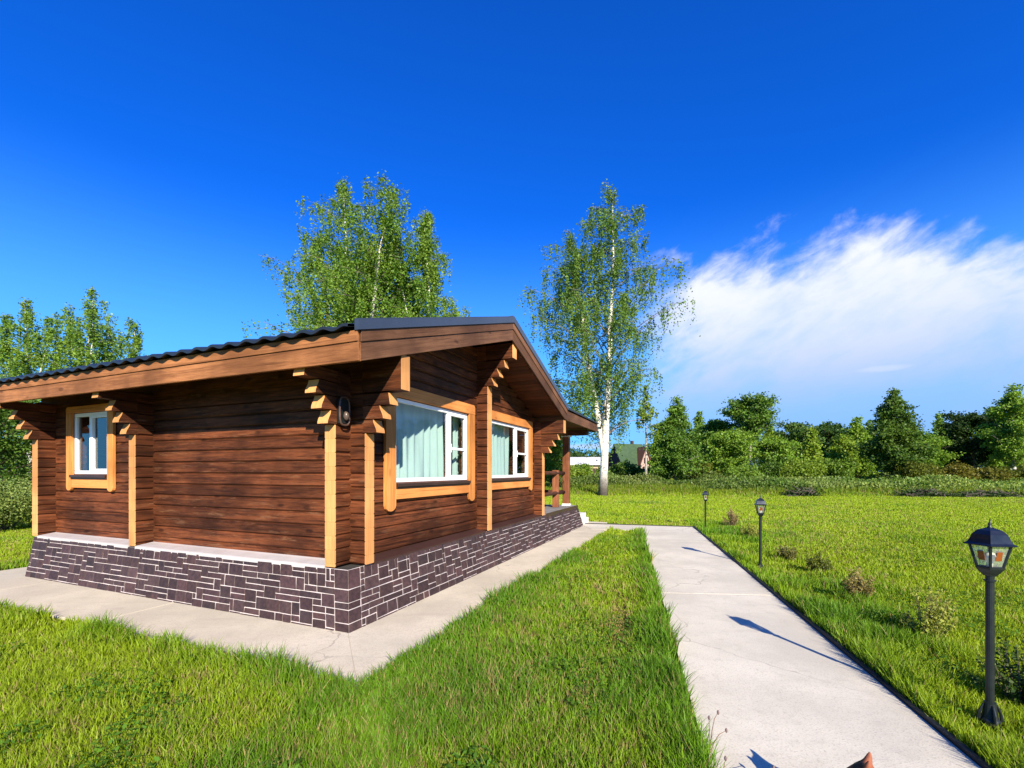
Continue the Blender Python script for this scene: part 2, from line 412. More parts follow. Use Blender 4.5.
# ------------------------------------------------------------------ the cabin, in its own frame: x along the gable side, y along the eave side
OX, OY = -1.5894, 4.4093
HROT = math.atan2(.92236, .38633)
house = empty('log_cabin', (OX, OY, 0), HROT)
tag(house, 'brown stained log cabin with orange window trim on a plum stone plinth', 'cabin')
def to_house(x, y):
    dx, dy = x - OX, y - OY
    return dx * .38633 + dy * .92236, -dx * .92236 + dy * .38633
PL = 5.86        # length of the eave side
RIDGE = 2.95
def T(u): return 3.73 - .318 * abs(u - RIDGE)
# -- openings
WIN_R = [(.90, 2.69, 1.365, 2.365), (3.43, 5.33, 1.375, 2.37)]     # in wall along x
WIN_L = [(4.37, 5.26, 1.455, 2.33)]                                  # in wall along y
H = .137
def course_poly(c0, c1, z0, z1, g=.019):
    j = random.uniform(-.0025, .0025)
    c0 -= j; c1 += j
    return [(c0 + g, z0), (c1 - g, z0), (c1, z0 + g), (c1, z1 - g), (c1 - g, z1), (c0 + g, z1), (c0, z1 - g), (c0, z0 + g)]
def spans(a0, a1, zm, wins):
    out = []; cur = a0
    for (w0, w1, z0, z1) in sorted(wins):
        if z0 < zm < z1 and cur < w1 and w0 < a1:
            if w0 > cur: out.append((cur, w0))
            cur = w1
    if cur < a1: out.append((cur, a1))
    return out
ENDZ = .553
def curve_end(tip, sgn, z0, z1, d=.042, n=6):
    """profile of a carved log end: lower edge at the tip, upper edge set back"""
    return [(tip - sgn * d * (math.sin(i / n * math.pi / 2)) ** 2.2, z0 + (z1 - z0) * (i / n)) for i in range(n + 1)]
def wall_along_x(c0, c1, xs, xe, steps, zoff, wins, limit, zmax):
    """logs along x; steps: list of (z, tip) for the carved logs at the near end; limit(z)->(x0,x1) under the roof"""
    mb = MB(); ends = MB(); k = 0; noses = []
    while True:
        z0 = zoff + k * H; z1 = z0 + H; k += 1
        if z0 > zmax: break
        if z1 < ENDZ + .02: continue
        z0 = max(z0, ENDZ); zm = (z0 + z1) / 2
        tip = None
        for (zs, tp) in steps:
            if abs(zs - z0) < .05: tip = tp
        x0 = xs if tip is None else xs + .02
        x1 = xe
        if limit:
            l0, l1 = limit(z1)
            if tip is None and z0 > steps[-1][0] + .05: x0 = max(l0, .21)
            x1 = min(x1, l1)
            if x1 - x0 < .1: continue
        for (a, b) in spans(x0, x1, zm, wins):
            mb.prism(course_poly(c0, c1, z0, z1), 'x', a, b)
        if tip is None and z0 <= steps[-1][0] + .05:
            ch = .010
            ends.prism([(c0 + .003, z0 + ch), (c0 + ch, z0 + .0005), (c1 - ch, z0 + .0005), (c1 - .003, z0 + ch), (c1 - .003, z1 - ch), (c1 - ch, z1 - .0005), (c0 + ch, z1 - .0005), (c0 + .003, z1 - ch)], 'x', x0 - .006, x0 + .001, 0, tone(.93, 1.05))
        elif tip is not None:
            nm = MB()
            pr = curve_end(tip, -1, z0 + .006, z1 - .004) if tip > steps[-1][1] + .01 else [(tip, z0 + .004), (tip + .02, z1 - .02)]
            back = x0 + .01
            nm.prism([(back, z0 + .006)] + pr + [(back, pr[-1][1])], 'y', c0 + .002, c1 - .002)
            for (p, q) in zip(pr, pr[1:]):
                nm.add([(p[0] - .003, c0 + .004, p[1]), (p[0] - .003, c1 - .004, p[1]), (q[0] - .003, c1 - .004, q[1]), (q[0] - .003, c0 + .004, q[1])], [(0, 1, 2, 3)], 1, (1, .3, .3))
            noses.append(nm)
    return mb, ends, noses
def swap(mb):      # turn logs along x into logs along y
    mb.v = [(y, x, z) for (x, y, z) in mb.v]; mb.f = [tuple(reversed(f)) for f in mb.f]
    return mb
steps_l = [(1.955, -.10), (2.092, -.178), (2.229, -.25), (2.366, -.385)]
def gable_limit(z):
    h = (3.73 - .12 - z) / .318
    return (RIDGE - h, RIDGE + h)
# two gable walls and the short middle wall, logs along x
def emit(mb, en, noses, mat):
    mb.build('log_wall', mat, house); en.build('painted_log_ends', m_end, house)
    for nm in noses: nm.build('bracket', [mat, m_end], house)
emit(*wall_along_x(.15, .29, 0.0, 5.95, steps_l, .448, WIN_R, gable_limit, 3.55), m_log_x)
emit(*wall_along_x(3.41, 3.55, 0.0, 3.2, steps_l, .448, [], lambda z: (gable_limit(z)[0], 3.2), 3.3), m_log_x)
emit(*wall_along_x(5.78, 5.93, 0.0, 5.95, steps_l, .448, [], gable_limit, 3.55), m_log_x)
# walls with logs along y
def y_wall(c0, c1, steps, wins, zmax, top):
    mb, en, noses = wall_along_x(c0, c1, -.03, 5.95, steps, .51, wins, None, zmax)
    # the plate log on top of the carved ends, a tall one with a plain painted end
    tz, tipv, th = top
    mb.box((0.0, c0, tz), (6.2, c1, tz + th))
    nm = MB(); nm.box((tipv, c0 + .001, tz + .001), (-.002, c1 - .001, tz + th - .001)); nm.box((tipv - .008, c0 + .003, tz + .003), (tipv - .001, c1 - .003, tz + th - .003), 1)
    noses.append(nm)
    for q in [mb, en] + noses: swap(q)
    emit(mb, en, noses, m_log_y)
y_wall(.20, .34, [(1.88, -.17), (2.017, -.25), (2.154, -.335)], WIN_L, 2.2, (2.291, -.47, .35))
y_wall(3.03, 3.19, [(2.839, -.14), (2.976, -.235), (3.113, -.33)], [], 3.16, (3.25, -.46, .23))
y_wall(5.69, 5.84, [(1.88, -.20), (2.017, -.29), (2.154, -.385)], [], 2.2, (2.291, -.50, .27))
fl = MB(); fl.box((.36, .31, .50), (5.67, 5.76, .56)); fl.build('interior_floor', m_dark, house)

# -- plinth
def ashlar(nc, nr, seed):
    r = random.Random(seed); occ = np.zeros((nr, nc), bool); out = []
    for j in range(nr):
        for i in range(nc):
            if occ[j, i]: continue
            hh = r.choice([1, 1, 1, 2, 2, 2, 2]); ww = r.choice([2, 3, 3, 4]) if hh > 1 else r.choice([3, 3, 4, 4, 5, 6])
            hh = min(hh, nr - j); 
            w_ = 0
            while w_ < ww and i + w_ < nc and not occ[j:j + hh, i + w_].any(): w_ += 1
            if w_ == 0: hh, w_ = 1, 1
            occ[j:j + hh, i:i + w_] = True; out.append((i, j, w_, hh))
    return out
def plinth_face(mb, p00, p10, p01, p11, seed, quoin0=True, rows=10):
    """p00 bottom start, p10 bottom end, p01 top start, p11 top end"""
    p00, p10, p01, p11 = map(Vector, (p00, p10, p01, p11))
    L = (p10 - p00).length; nc = int(L / .056)
    nrm = (p10 - p00).cross(p01 - p00).normalized()
    if nrm.dot(Vector((2.9, 2.9, .3)) - p00) > 0: nrm = -nrm
    P = lambda s, t: (p00.lerp(p10, s)).lerp(p01.lerp(p11, s), t)
    mb.add([p00, p10, p11, p01], [(0, 1, 2, 3)], 1)
    rects = ashlar(nc, rows, seed)
    if quoin0:
        rects = [r for r in rects if r[0] >= 3] + [(0, 0, 3, 2), (0, 2, 3, 2), (0, 4, 3, 1), (0, 5, 3, 2), (0, 7, 3, 3)]
        rects = [(max(i, 3), j, w_, h_) if i else (i, j, w_, h_) for (i, j, w_, h_) in rects]
        occ = np.zeros((rows, nc), bool)
        for (i, j, w_, h_) in rects: occ[j:j + h_, i:i + w_] = True
        for j in range(rows):
            for i in range(3, 12):
                if not occ[j, i]:
                    w_ = 0
                    while i + w_ < nc and not occ[j, i + w_] and w_ < 5: w_ += 1
                    occ[j, i:i + w_] = True; rects.append((i, j, w_, 1))
    rr = random.Random(seed + 1); g = .0052
    for (i, j, w_, h_) in rects:
        s0, s1 = i / nc + g / L, (i + w_) / nc - g / L
        hgt = (p01 - p00).length
        t0, t1 = j / rows + g * .8 / hgt, (j + h_) / rows - g * .8 / hgt
        if quoin0 and i == 0: s0 = 0.0
        jit = lambda: rr.uniform(-.0035, .0035)
        c4 = [(s0 + (jit() / L if s0 else 0), t0 + jit()), (s1 + jit() / L, t0 + jit()), (s1 + jit() / L, t1 + jit()), (s0 + (jit() / L if s0 else 0), t1 + jit())]
        base = [P(*q) + nrm * .001 for q in c4]
        e = .004
        ce = [(c4[0][0] + (e / L if s0 else 0), c4[0][1] + e / hgt), (c4[1][0] - e / L, c4[1][1] + e / hgt), (c4[2][0] - e / L, c4[2][1] - e / hgt), (c4[3][0] + (e / L if s0 else 0), c4[3][1] - e / hgt)]
        h_out = rr.uniform(.006, .014)
        top = [P(*q) + nrm * h_out for q in ce]
        q = rr.uniform(.72, 1.35); red = rr.uniform(.96, 1.14)
        mb.add(base + top, [(4, 5, 6, 7), (0, 1, 5, 4), (1, 2, 6, 5), (2, 3, 7, 6), (3, 0, 4, 7)], 0, (q * red, q, q * rr.uniform(.95, 1.05)))
DE, PT = 8.73, .54      # deck end, plinth top
pm = MB()
plinth_face(pm, (-.15, -.15, -.05), (-.15, 5.74, -.05), (0, 0, PT), (0, PL, PT), 3)
plinth_face(pm, (-.15, -.15, -.05), (DE + .13, -.15, -.05), (0, 0, PT), (DE, 0, PT), 8)
plinth_face(pm, (DE + .13, -.15, -.05), (DE + .13, 5.74, -.05), (DE, 0, PT), (DE, PL, PT), 12, False)
plinth_face(pm, (-.15, 5.74, -.05), (DE + .13, 5.74, -.05), (0, PL, PT), (DE, PL, PT), 15, False)
tag(pm.build('plinth', [m_stone, m_mortar], house), 'plum stone plinth with pale mortar lines')
cp = MB(); cp.box((.02, .02, .48), (DE - .02, PL - .02, .538)); cp.build('plinth_top', m_dark, house)
# metal drip ledges between the crossing walls
def ledge_x(x0, x1):    # on the gable side
    b = MB(); b.prism([(.16, .585), (.005, .556), (-.012, .550), (-.012, .525), (-.006, .525), (.005, .545), (.16, .585)], 'x', x0, x1); return b
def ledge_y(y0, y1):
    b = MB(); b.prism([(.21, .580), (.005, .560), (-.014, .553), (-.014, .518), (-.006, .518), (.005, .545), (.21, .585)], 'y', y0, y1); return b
for a, b_ in ((.345, 3.025), (3.195, 5.685)): ledge_x(a, b_).build('drip_ledge', m_sill, house)
for a, b_ in ((.295, 3.405), (3.555, 5.775)): tag(ledge_y(a, b_).build('drip_ledge', m_ledge_glare, house), 'metal drip ledge above the stones, sun glare painted in pale')
# -- roof
VE0, VE1 = -.475, 6.45         # roof reach along y
UL, UR = -.405, 5.95
rb = MB()
for (u0, u1) in ((UL + .03, RIDGE), (RIDGE, UR)):
    rb.prism([(u0, T(u0) - .155), (u1, T(u1) - .155), (u1, T(u1) + .028), (u0, T(u0) + .028)], 'y', VE0 + .034, VE1 - .045)
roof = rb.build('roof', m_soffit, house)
# soffit boards
sb = MB()
nb = 14
for (u0, u1) in ((UL + .035, RIDGE), (RIDGE, UR)):
    n_ = int(abs(u1 - u0) / .118)
    for i in range(n_):
        a = u0 + (u1 - u0) * i / n_; b = u0 + (u1 - u0) * (i + 1) / n_
        g = .004
        sb.prism([(a + g, T(a + g) - .176), (b - g, T(b - g) - .176), (b - g, T(b - g) - .158), (a + g, T(a + g) - .158)], 'y', VE0 + .05, VE1 - .05)
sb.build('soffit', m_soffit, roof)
# metal tile sheet: waves across y, small steps down the slope
def tile_sheet():
    ys = np.arange(VE0 + .02, VE1, .0275); vs, fs = [], []
    us = []
    u = UL - .095
    while u < RIDGE: us += [u, u + .34]; u += .345
    ul = [min(x, RIDGE) for x in us]
    rows_ = []
    for i, uu in enumerate(ul):
        rows_.append((uu, T(uu) + .066 + (.018 if i % 2 == 0 else 0.0)))
    for th in (0, -.024):
        for (uu, zz) in rows_:
            for y in ys: vs.append((uu, y, zz + th + .015 * math.sin(2 * math.pi * y / .235) ** 1))
    ny = len(ys); nr_ = len(rows_)
    for k in range(2):
        o = k * ny * nr_
        for i in range(nr_ - 1):
            for j in range(ny - 1): fs.append((o + i * ny + j, o + i * ny + j + 1, o + (i + 1) * ny + j + 1, o + (i + 1) * ny + j))
    for j in range(ny - 1): fs.append((j, j + 1, ny * nr_ + j + 1, ny * nr_ + j))
    return vs, fs
vs, fs = tile_sheet()
t1 = MB(); t1.add(vs, fs); tag(t1.build('roof_tiles', m_tile, roof, smooth=False), 'dark wavy metal roof tiles')
t2 = MB(); t2.add([(2 * RIDGE - x, y, z) for x, y, z in vs if True], fs)
t2.v = [((min(x, UR + .05)), y, z if x <= UR + .05 else T(UR + .05) + .055) for x, y, z in t2.v]
tag(t2.build('roof_tiles', m_tile, roof), 'dark wavy metal roof tiles')
rc = MB(); rc.prism([(RIDGE - .16, T(RIDGE - .16) + .13), (RIDGE, 3.87), (RIDGE + .16, T(RIDGE + .16) + .13), (RIDGE + .16, T(RIDGE + .16) + .115), (RIDGE, 3.855), (RIDGE - .16, T(RIDGE - .16) + .115)], 'y', VE0 - .03, VE1)
rc.build('ridge_cap', m_flash, roof)
# battens under the tile at the eave
bt = MB(); bt.box((UL + .035, VE0 + .06, T(UL + .1) - .005), (UL + .10, VE1 - .06, T(UL + .1) + .028)); bt.build('eave_batten', m_dark, roof)
# eave boards
e1 = MB(); e1.box((UL - .036, VE0 - .028, T(UL) - .072), (UL - .008, VE1, T(UL) + .02)); e1.build('eave_board', m_eave, roof, .004)
e2 = MB(); e2.box((UL - .024, VE0 - .03, T(UL) - .235), (UL + .012, VE1, T(UL) - .073)); e2.build('eave_board', m_eave, roof, .004)
# rake boards on both gables
def slope_board(u0, u1, a, b, y0, y1, cut0=None, cut1=None):
    m = MB(); m.prism([(u0, T(u0) + a), (u1, T(u1) + a), (u1, T(u1) + b), (u0, T(u0) + b)], 'y', y0, y1); return m
for (ya, yb, s) in ((VE0, VE0 + .03, -1), (VE1 - .03, VE1, 1)):
    for (u0, u1) in ((UL + .004, RIDGE), (RIDGE, UR)):
        o1 = slope_board(u0, u1, -.071, .03, ya - .038 if s < 0 else ya + .01, yb - .01 if s < 0 else yb + .038); o1.build('rake_board', m_rake_up if u1 < RIDGE + .1 else m_rake_down, roof, .004)
        lo0 = u0 if u0 < RIDGE - .1 else u0
        m = MB()
        oy0, oy1 = (ya - .026, yb - .03) if s < 0 else (ya + .03, yb + .026)
        if u1 > RIDGE + .1:
            zc = 2.59; uc = RIDGE + (3.73 - .235 - zc) / .318
            m.prism([(u0, T(u0) - .235), (uc, zc), (u1, zc), (u1, T(u1) - .072), (u0, T(u0) - .072)], 'y', oy0, oy1)
        else:
            m.prism([(u0, T(u0) - .235), (u1, T(u1) - .235), (u1, T(u1) - .072), (u0, T(u0) - .072)], 'y', oy0, oy1)
        m.build('rake_board', m_rake_up if u1 < RIDGE + .1 else m_rake_down, roof, .004)
        f = MB(); y0_, y1_ = (ya - .052, ya - .008) if s < 0 else (yb + .008, yb + .052)
        u0f, u1f = (u0 - .05, u1) if u0 < RIDGE - .1 else (u0, u1 + .03)
        f.prism([(u0f, T(u0f) + .031), (u1f, T(u1f) + .031), (u1f, T(u1f) + .118), (u0f, T(u0f) + .118)], 'y', y0_, y1_)
        yy = sorted((y0_, y0_ - s * .16 if s < 0 else y0_ - .16))
        f.prism([(u0f, T(u0f) + .119), (u1f, T(u1f) + .119), (u1f, T(u1f) + .126), (u0f, T(u0f) + .126)], 'y', min(y0_, y0_ + (.16 if s < 0 else -.16)), max(y1_, y1_))
        tag(f.build('rake_flashing', m_flash, roof), 'blue grey metal flashing along the gable edge')
# -- porch roof, deck, post, railing
PU = 9.04
pr = MB(); pr.prism([(UR + .004, 2.64), (PU - .03, 2.62), (PU - .03, 2.785), (UR + .004, 2.785)], 'y', VE0 + .03, VE1 - .03)
proof = pr.build('porch_roof', m_soffit, house)
f = MB(); f.box((UR + .003, VE0 - .012, 2.585), (PU, VE0 + .03, 2.795)); f.build('porch_fascia', m_rake, proof, .004)
f = MB(); f.box((PU - .03, VE0 + .031, 2.585), (PU - .002, VE1, 2.79)); f.build('porch_fascia', m_rake, proof, .004)
f = MB(); f.prism([(UR + .01, 2.82), (PU + .05, 2.798), (PU + .05, 2.822), (UR + .01, 2.87)], 'y', VE0 - .045, VE1)
f.build('porch_roof_sheet', m_tile, proof)
dk = MB()
for i in range(int((DE - 5.86) / .145)):
    a = 5.86 + i * .145; dk.box((a, -.012, PT), (a + .138, PL, PT + .028))
dk.build('porch_deck', m_deck, house)
de = MB(); de.box((6.0, -.022, PT - .06), (DE + .01, -.013, PT + .029)); de.build('deck_edge', m_sill, house)
PUX, PVX = 8.5, .24
for pv in (PVX, 2.9, 5.4):
    p = MB(); p.box((PUX - .085, pv - .085, PT + .03), (PUX + .085, pv + .085, 2.42)); o = p.build('porch_post', m_post, house, .008)
    k = MB(); k.box((PUX - .12, pv - .12, 2.42), (PUX + .12, pv + .12, 2.455)); k.build('post_cap', m_white, o, .005)
    k = MB(); k.lathe([(.145, 0), (.140, .015), (.122, .05)], 4, (PUX, pv, PT + .029), rot=R(45)); k.build('post_foot', m_white, o)
bm_ = MB(); bm_.box((PUX - .09, -.35, 2.455), (PUX + .09, 5.9, 2.60)); bm_.build('porch_beam', m_rail, house, .005)
bm_ = MB(); bm_.box((5.96, .16, 2.44), (PUX - .1, .30, 2.59)); bm_.build('porch_beam', m_rail, house, .005)
pp = MB(); pp.box((7.72, .25, PT + .03), (7.86, .39, 1.52)); pp.build('railing_post', m_post, house, .006)
for z_ in (.93, 1.44):
    r_ = MB(); r_.tube([(5.97, .29, z_), (7.2, .292, z_ + .008), (PUX - .08, .29, z_)], .048, 10); r_.build('railing_bar', m_rail, house, smooth=True)
pp = MB(); pp.box((8.43, 1.50, PT + .03), (8.57, 1.64, 1.52)); pp.build('railing_post', m_post, house, .006)
for z_ in (.93, 1.44):
    r_ = MB(); r_.tube([(PUX, .32, z_), (PUX + .005, 1.0, z_ + .006), (PUX, 1.52, z_)], .048, 10); r_.build('railing_bar', m_rail, house, smooth=True)

# -- windows
def rounded_board(a0, a1, z0, z1, d0, d1, F_, mb, r_end=True):
    n = 6; ra = (a1 - a0) / 2; poly = [(a1, z1), (a0, z1)]
    if r_end:
        for i in range(n + 1):
            t = math.pi + math.pi * i / n; poly.append(((a0 + a1) / 2 + ra * math.cos(t), z0 + ra * .75 + ra * .75 * math.sin(t)))
    else: poly += [(a0, z0), (a1, z0)]
    k = len(poly)
    vs = [F_(a, d0, z) for a, z in poly] + [F_(a, d1, z) for a, z in poly]
    mb.add(vs, [tuple(range(k)), tuple(range(2 * k - 1, k - 1, -1))] + [(i, i + k, (i + 1) % k + k, (i + 1) % k) for i in range(k)], 0, tone(.9, 1.05))
def fbox(mb, F_, a0, a1, d0, d1, z0, z1):
    p, q = F_(a0, d0, z0), F_(a1, d1, z1); mb.box(p, q, col=tone(.92, 1.05))
def rect_frame(mb, F_, a0, a1, z0, z1, t, d0, d1):
    fbox(mb, F_, a0, a1, d0, d1, z0, z0 + t); fbox(mb, F_, a0, a1, d0, d1, z1 - t, z1)
    fbox(mb, F_, a0, a0 + t, d0, d1, z0 + t, z1 - t); fbox(mb, F_, a1 - t, a1, d0, d1, z0 + t, z1 - t)
def window(F_, a0, a1, z0, z1, mull, sash, m_rail_, drop, tw=.155, th_=.155, left=True):
    """F_(a, d, z): d is the distance out of the wall face; mull: a of the mullion; sash: list of (a0, a1, bar_z or None)"""
    fr = MB(); ft = .05
    rect_frame(fr, F_, a0, a1, z0, z1, ft, -.035, .006)
    fbox(fr, F_, mull - .024, mull + .024, -.034, .004, z0 + ft, z1 - ft)
    win = fr.build('window', m_white, house, .006)
    # outside trim
    m = MB(); zt = z1 + .005
    rounded_board(a0 - tw - .004, a0 - .004, z0 - drop, zt, .004, .045, F_, m)
    m.build('trim_board', m_orange_z, win, .005)
    m = MB(); rounded_board(a1 + .004, a1 + tw + .004, z0 - drop, zt, .004, .045, F_, m)
    m.build('trim_board', m_orange_z, win, .005)
    m = MB(); k = .06
    A0, A1 = (a0 - tw - .004 if left else a0 - .004), a1 + tw + .004; zt2 = z1 + tw
    k = .022; zt2 = z1 + th_
    poly = [(A0, zt + .001), (A1, zt + .001), (A1, zt2 - k * 1.2), (A1 - k * 1.5, zt2), (A0 + k * 1.5, zt2), (A0, zt2 - k * 1.2)]
    vs = [F_(a, .004, z) for a, z in poly] + [F_(a, .047, z) for a, z in poly]
    m.add(vs, [tuple(range(6)), tuple(range(11, 5, -1))] + [(i, i + 6, (i + 1) % 6 + 6, (i + 1) % 6) for i in range(6)], 0, tone(.95, 1.0))
    m.build('trim_board', m_rail_, win, .005)
    m = MB(); fbox(m, F_, a0 - .002, a1 + .002, .004, .042, z0 - .195, z0 - .075); m.build('trim_rail', m_rail_, win, .005)
    m = MB()
    for (d0, d1, za, zb) in ((-.02, .07, z0 - .022, z0 - .010), (.058, .07, z0 - .048, z0 - .022), (.003, .050, z0 - .072, z0 - .023)):
        fbox(m, F_, a0 + .002, a1 - .002, d0, d1, za, zb)
    m.build('sill', m_sill, win)
    for (s0, s1, bar) in sash:
        m = MB(); t = .038
        rect_frame(m, F_, s0, s1, z0 + ft - .012, z1 - ft + .012, t, -.032, .010)
        if bar: fbox(m, F_, s0 + t, s1 - t, -.03, .006, bar - .018, bar + .018)
        m.build('sash', m_white, win, .005)
        if bar:
            h_ = MB(); fbox(h_, F_, s0 + .014, s0 + .028, .010, .026, (z0 + z1) / 2 - .10, (z0 + z1) / 2 + .02); h_.build('handle', m_white, win, .003)
    g = MB(); p = [F_(a0 + ft * .5, -.022, z0 + ft * .5), F_(a1 - ft * .5, -.022, z0 + ft * .5), F_(a1 - ft * .5, -.022, z1 - ft * .5), F_(a0 + ft * .5, -.022, z1 - ft * .5)]
    g.add(p, [(0, 1, 2, 3)]); g.build('pane', m_glass, win)
    return win
FR = lambda a, d, z: (a, .15 - d, z)
FL = lambda a, d, z: (.20 - d, a, z)
(wa, wb, wz0, wz1) = WIN_R[0]
tag(window(FR, wa, wb, wz0, wz1, 2.14, [(2.165, wb - .035, 1.82)], m_orange_x, .33, tw=.185), 'large white window nearest the front corner')
(wa, wb, wz0, wz1) = WIN_R[1]
tag(window(FR, wa, wb, wz0, wz1, 4.64, [(4.665, wb - .035, 1.84)], m_orange_x, .28, left=True), 'large white window nearest the porch')
(wa, wb, wz0, wz1) = WIN_L[0]
tag(window(FL, wa, wb, wz0, wz1, 4.86, [(wa + .035, 4.835, None)], m_orange_y, .24, tw=.135, th_=.10), 'small white window under the eave')
# trim on the far gable, seen edge-on past the corner
for ta in (.55, 2.3):
    m = MB(); rounded_board(ta, ta + .15, 1.05, 2.45, 0, .045, lambda a, d, z: (a, 5.93 + d, z), m)
    m.build('trim_board', m_orange_z, house, .005)
# -- lamp on the corner
wl = MB(); cx_, cz_, yw = .055, 2.09, .142
ring = []
for i in range(24):
    t = 2 * math.pi * i / 24; c, s = math.cos(t), math.sin(t)
    ring.append((cx_ + .066 * abs(c) ** .6 * (1 if c > 0 else -1), yw - .05, cz_ + .138 * abs(s) ** .6 * (1 if s > 0 else -1)))
for dz in (0,):
    wl.tube(ring + [ring[0], ring[1]], .010, 8)
wl.box((cx_ - .05, yw - .045, cz_ - .12), (cx_ + .05, yw + .003, cz_ + .12), 1)
wlo = wl.build('wall_lamp', [m_cream, m_lamp], house)
bl = MB(); bl.lathe([(.010, .05), (.022, .035), (.030, .0), (.022, -.03), (.006, -.042)], 12, (cx_, yw - .07, cz_ - .05)); bl.build('bulb', plain('old_glass_bulb', (.10, .07, .055), .3), wlo, smooth=True)

# curtains hang inside: things of their own
def curtain(a0, a1, z0, z1, F_, name_label, waves, depth=-.20):
    n = int((a1 - a0) * 90); vs = []; fs = []
    ph = random.uniform(0, 6)
    for j, z in enumerate(np.linspace(z0, z1, 9)):
        for i in range(n + 1):
            a = a0 + (a1 - a0) * i / n
            d = depth + .032 * math.sin(ph + waves * 2 * math.pi * i / n + .5 * math.sin(i * .21)) * (1 - .25 * j / 8) + .012 * math.sin(i * .47 + j * .3)
            vs.append(F_(a, d, z))
    for j in range(8):
        for i in range(n): fs.append((j * (n + 1) + i, j * (n + 1) + i + 1, (j + 1) * (n + 1) + i + 1, (j + 1) * (n + 1) + i))
    c = MB(); c.add(vs, fs); o = c.build('curtain', m_cloth, None, smooth=True)
    o.matrix_world = Matrix.Translation((OX, OY, 0)) @ Matrix.Rotation(HROT, 4, 'Z')
    tag(o, name_label, 'curtain', 'curtains behind the cabin windows')
curtain(.90, 2.30, 1.30, 2.42, FR, 'pale mint curtain behind the big pane nearest the front corner', 8)
curtain(3.40, 4.78, 1.30, 2.42, FR, 'pale mint curtain behind the big pane nearest the porch', 8)
curtain(2.62, 2.86, 1.30, 2.42, FR, 'narrow curtain strip behind the casement of the window nearest the front corner', 3)
curtain(4.40, 4.80, 1.40, 2.34, FL, 'pale curtain in the small window under the eave', 5)

# ------------------------------------------------------------------ ground, path, pavement
GZ = -.03
g = MB(); g.add([(-900, -300, GZ), (900, -300, GZ), (900, 1500, GZ), (-900, 1500, GZ)], [(0, 1, 2, 3)])
tag(g.build('ground', m_ground), kind='structure')
def pxl(y): return 1.0 + .2515 * (y - 2.3)        # left edge of the path
def pxr(y): return 2.37 + .2508 * (y - 2.3)
PE = 12.19
def slab(name, poly, z0, z1, mat, bevel=.006):
    m = MB(); m.prism(poly, 'z', z0, z1); return tag(m.build(name, mat, None, bevel), kind='structure')
# garden path in poured lengths with narrow joints between them
ys = [-2.5, .55, 2.18, 3.62, 5.55, 7.6, 9.7, 11.35]
pth = MB()
for a, b in zip(ys, ys[1:]):
    g_ = .003; sk = .06
    pth.prism([(pxl(a + g_ + sk), a + g_ + sk), (pxr(a + g_ - sk), a + g_ - sk), (pxr(b - sk), b - sk), (pxl(b + sk), b + sk)], 'z', -.1, random.uniform(-.003, .003))
for b in ys[1:-1]:
    pth.prism([(pxl(b) + .02, b - .012 + .06), (pxr(b) - .02, b - .012 - .06), (pxr(b) - .02, b + .012 - .06), (pxl(b) + .02, b + .012 + .06)], 'z', -.06, -.007, 1)
PERP = Vector((.970, -.243))
A = Vector((pxr(PE), PE)); Bv = Vector((1.90, 13.0)); Cv = Vector((2.05, 11.75)); Dv = Vector((pxr(11.29), 11.29)); Ev = Vector((pxl(11.42), 11.42))
pth.prism([tuple(A), tuple(Bv), tuple(Cv), tuple(Ev), tuple(Dv)], 'z', -.1, .001)
tag(pth.build('path', [m_conc, plain('joint_dirt', (.10, .075, .05), .9)], None), kind='structure')
ed = MB()
L = 28
for i in range(L):
    a = -2.5 + (PE + 2.5) * i / L; b = -2.5 + (PE + 2.5) * (i + 1) / L
    ed.prism([(pxr(a) + .004, a), (pxr(a) + .036, a), (pxr(b) + .036, b), (pxr(b) + .004, b)], 'z', -.08, .022 + .004 * math.sin(i * 1.7))
d_ = (Bv - A).normalized(); nn_ = Vector((-d_.y, d_.x)); nn_ = nn_ if nn_.y > 0 else -nn_
p4 = [A + nn_ * .004, A + nn_ * .036, Bv + nn_ * .036, Bv + nn_ * .004]
ed.prism([tuple(p) for p in p4], 'z', -.08, .02)
tag(ed.build('kerb', m_edging), kind='structure')
# apron round the cabin
m = MB()
def hw(u, v): return (OX + u * .38633 - v * .92236, OY + u * .92236 + v * .38633)
inn = [(-.13, -.13), (DE + .1, -.13), (DE + .1, 5.72), (-.13, 5.72)]
outr = [(-.86, -.90), (7.9, -.86), (9.6, -.62), (9.6, 6.6), (-.86, 7.2)]
def seg(poly): m.prism([hw(*p) for p in poly], 'z', -.1, random.uniform(-.004, -.001))
seg([(-1.02, -1.03), (7.6, -.95), (7.6, -.1), (-.11, -.1)])
seg([(7.606, -.95), (9.95, -.58), (9.95, 6.4), (8.8, 6.4), (8.8, -.1), (7.606, -.1)])
cuts = [-.93, .9, 2.9, 4.7, 6.6]
seg([(-1.02, -1.03), (-.11, -.1), (-.11, 2.4), (-.90, 2.4)])
seg([(-.90, 2.406), (-.11, 2.406), (-.11, 5.0), (-1.04, 5.0)])
seg([(-1.04, 5.006), (-.11, 5.006), (-.11, 5.80), (8.8, 5.80), (8.8, 6.6), (-1.10, 6.6)])
tag(m.build('pavement', m_slab, None, .006), kind='structure')
# steps at the end of the porch
st = MB(); st.box((8.885, -.08, -.05), (9.75, 1.5, .15)); st.box((8.885, -.08, .15), (9.42, 1.5, .31))
so_ = st.build('concrete_steps', m_step, None, .01); so_.matrix_world = Matrix.Translation((OX, OY, 0)) @ Matrix.Rotation(HROT, 4, 'Z')
tag(so_, 'pale concrete steps at the far end of the porch deck', 'steps')

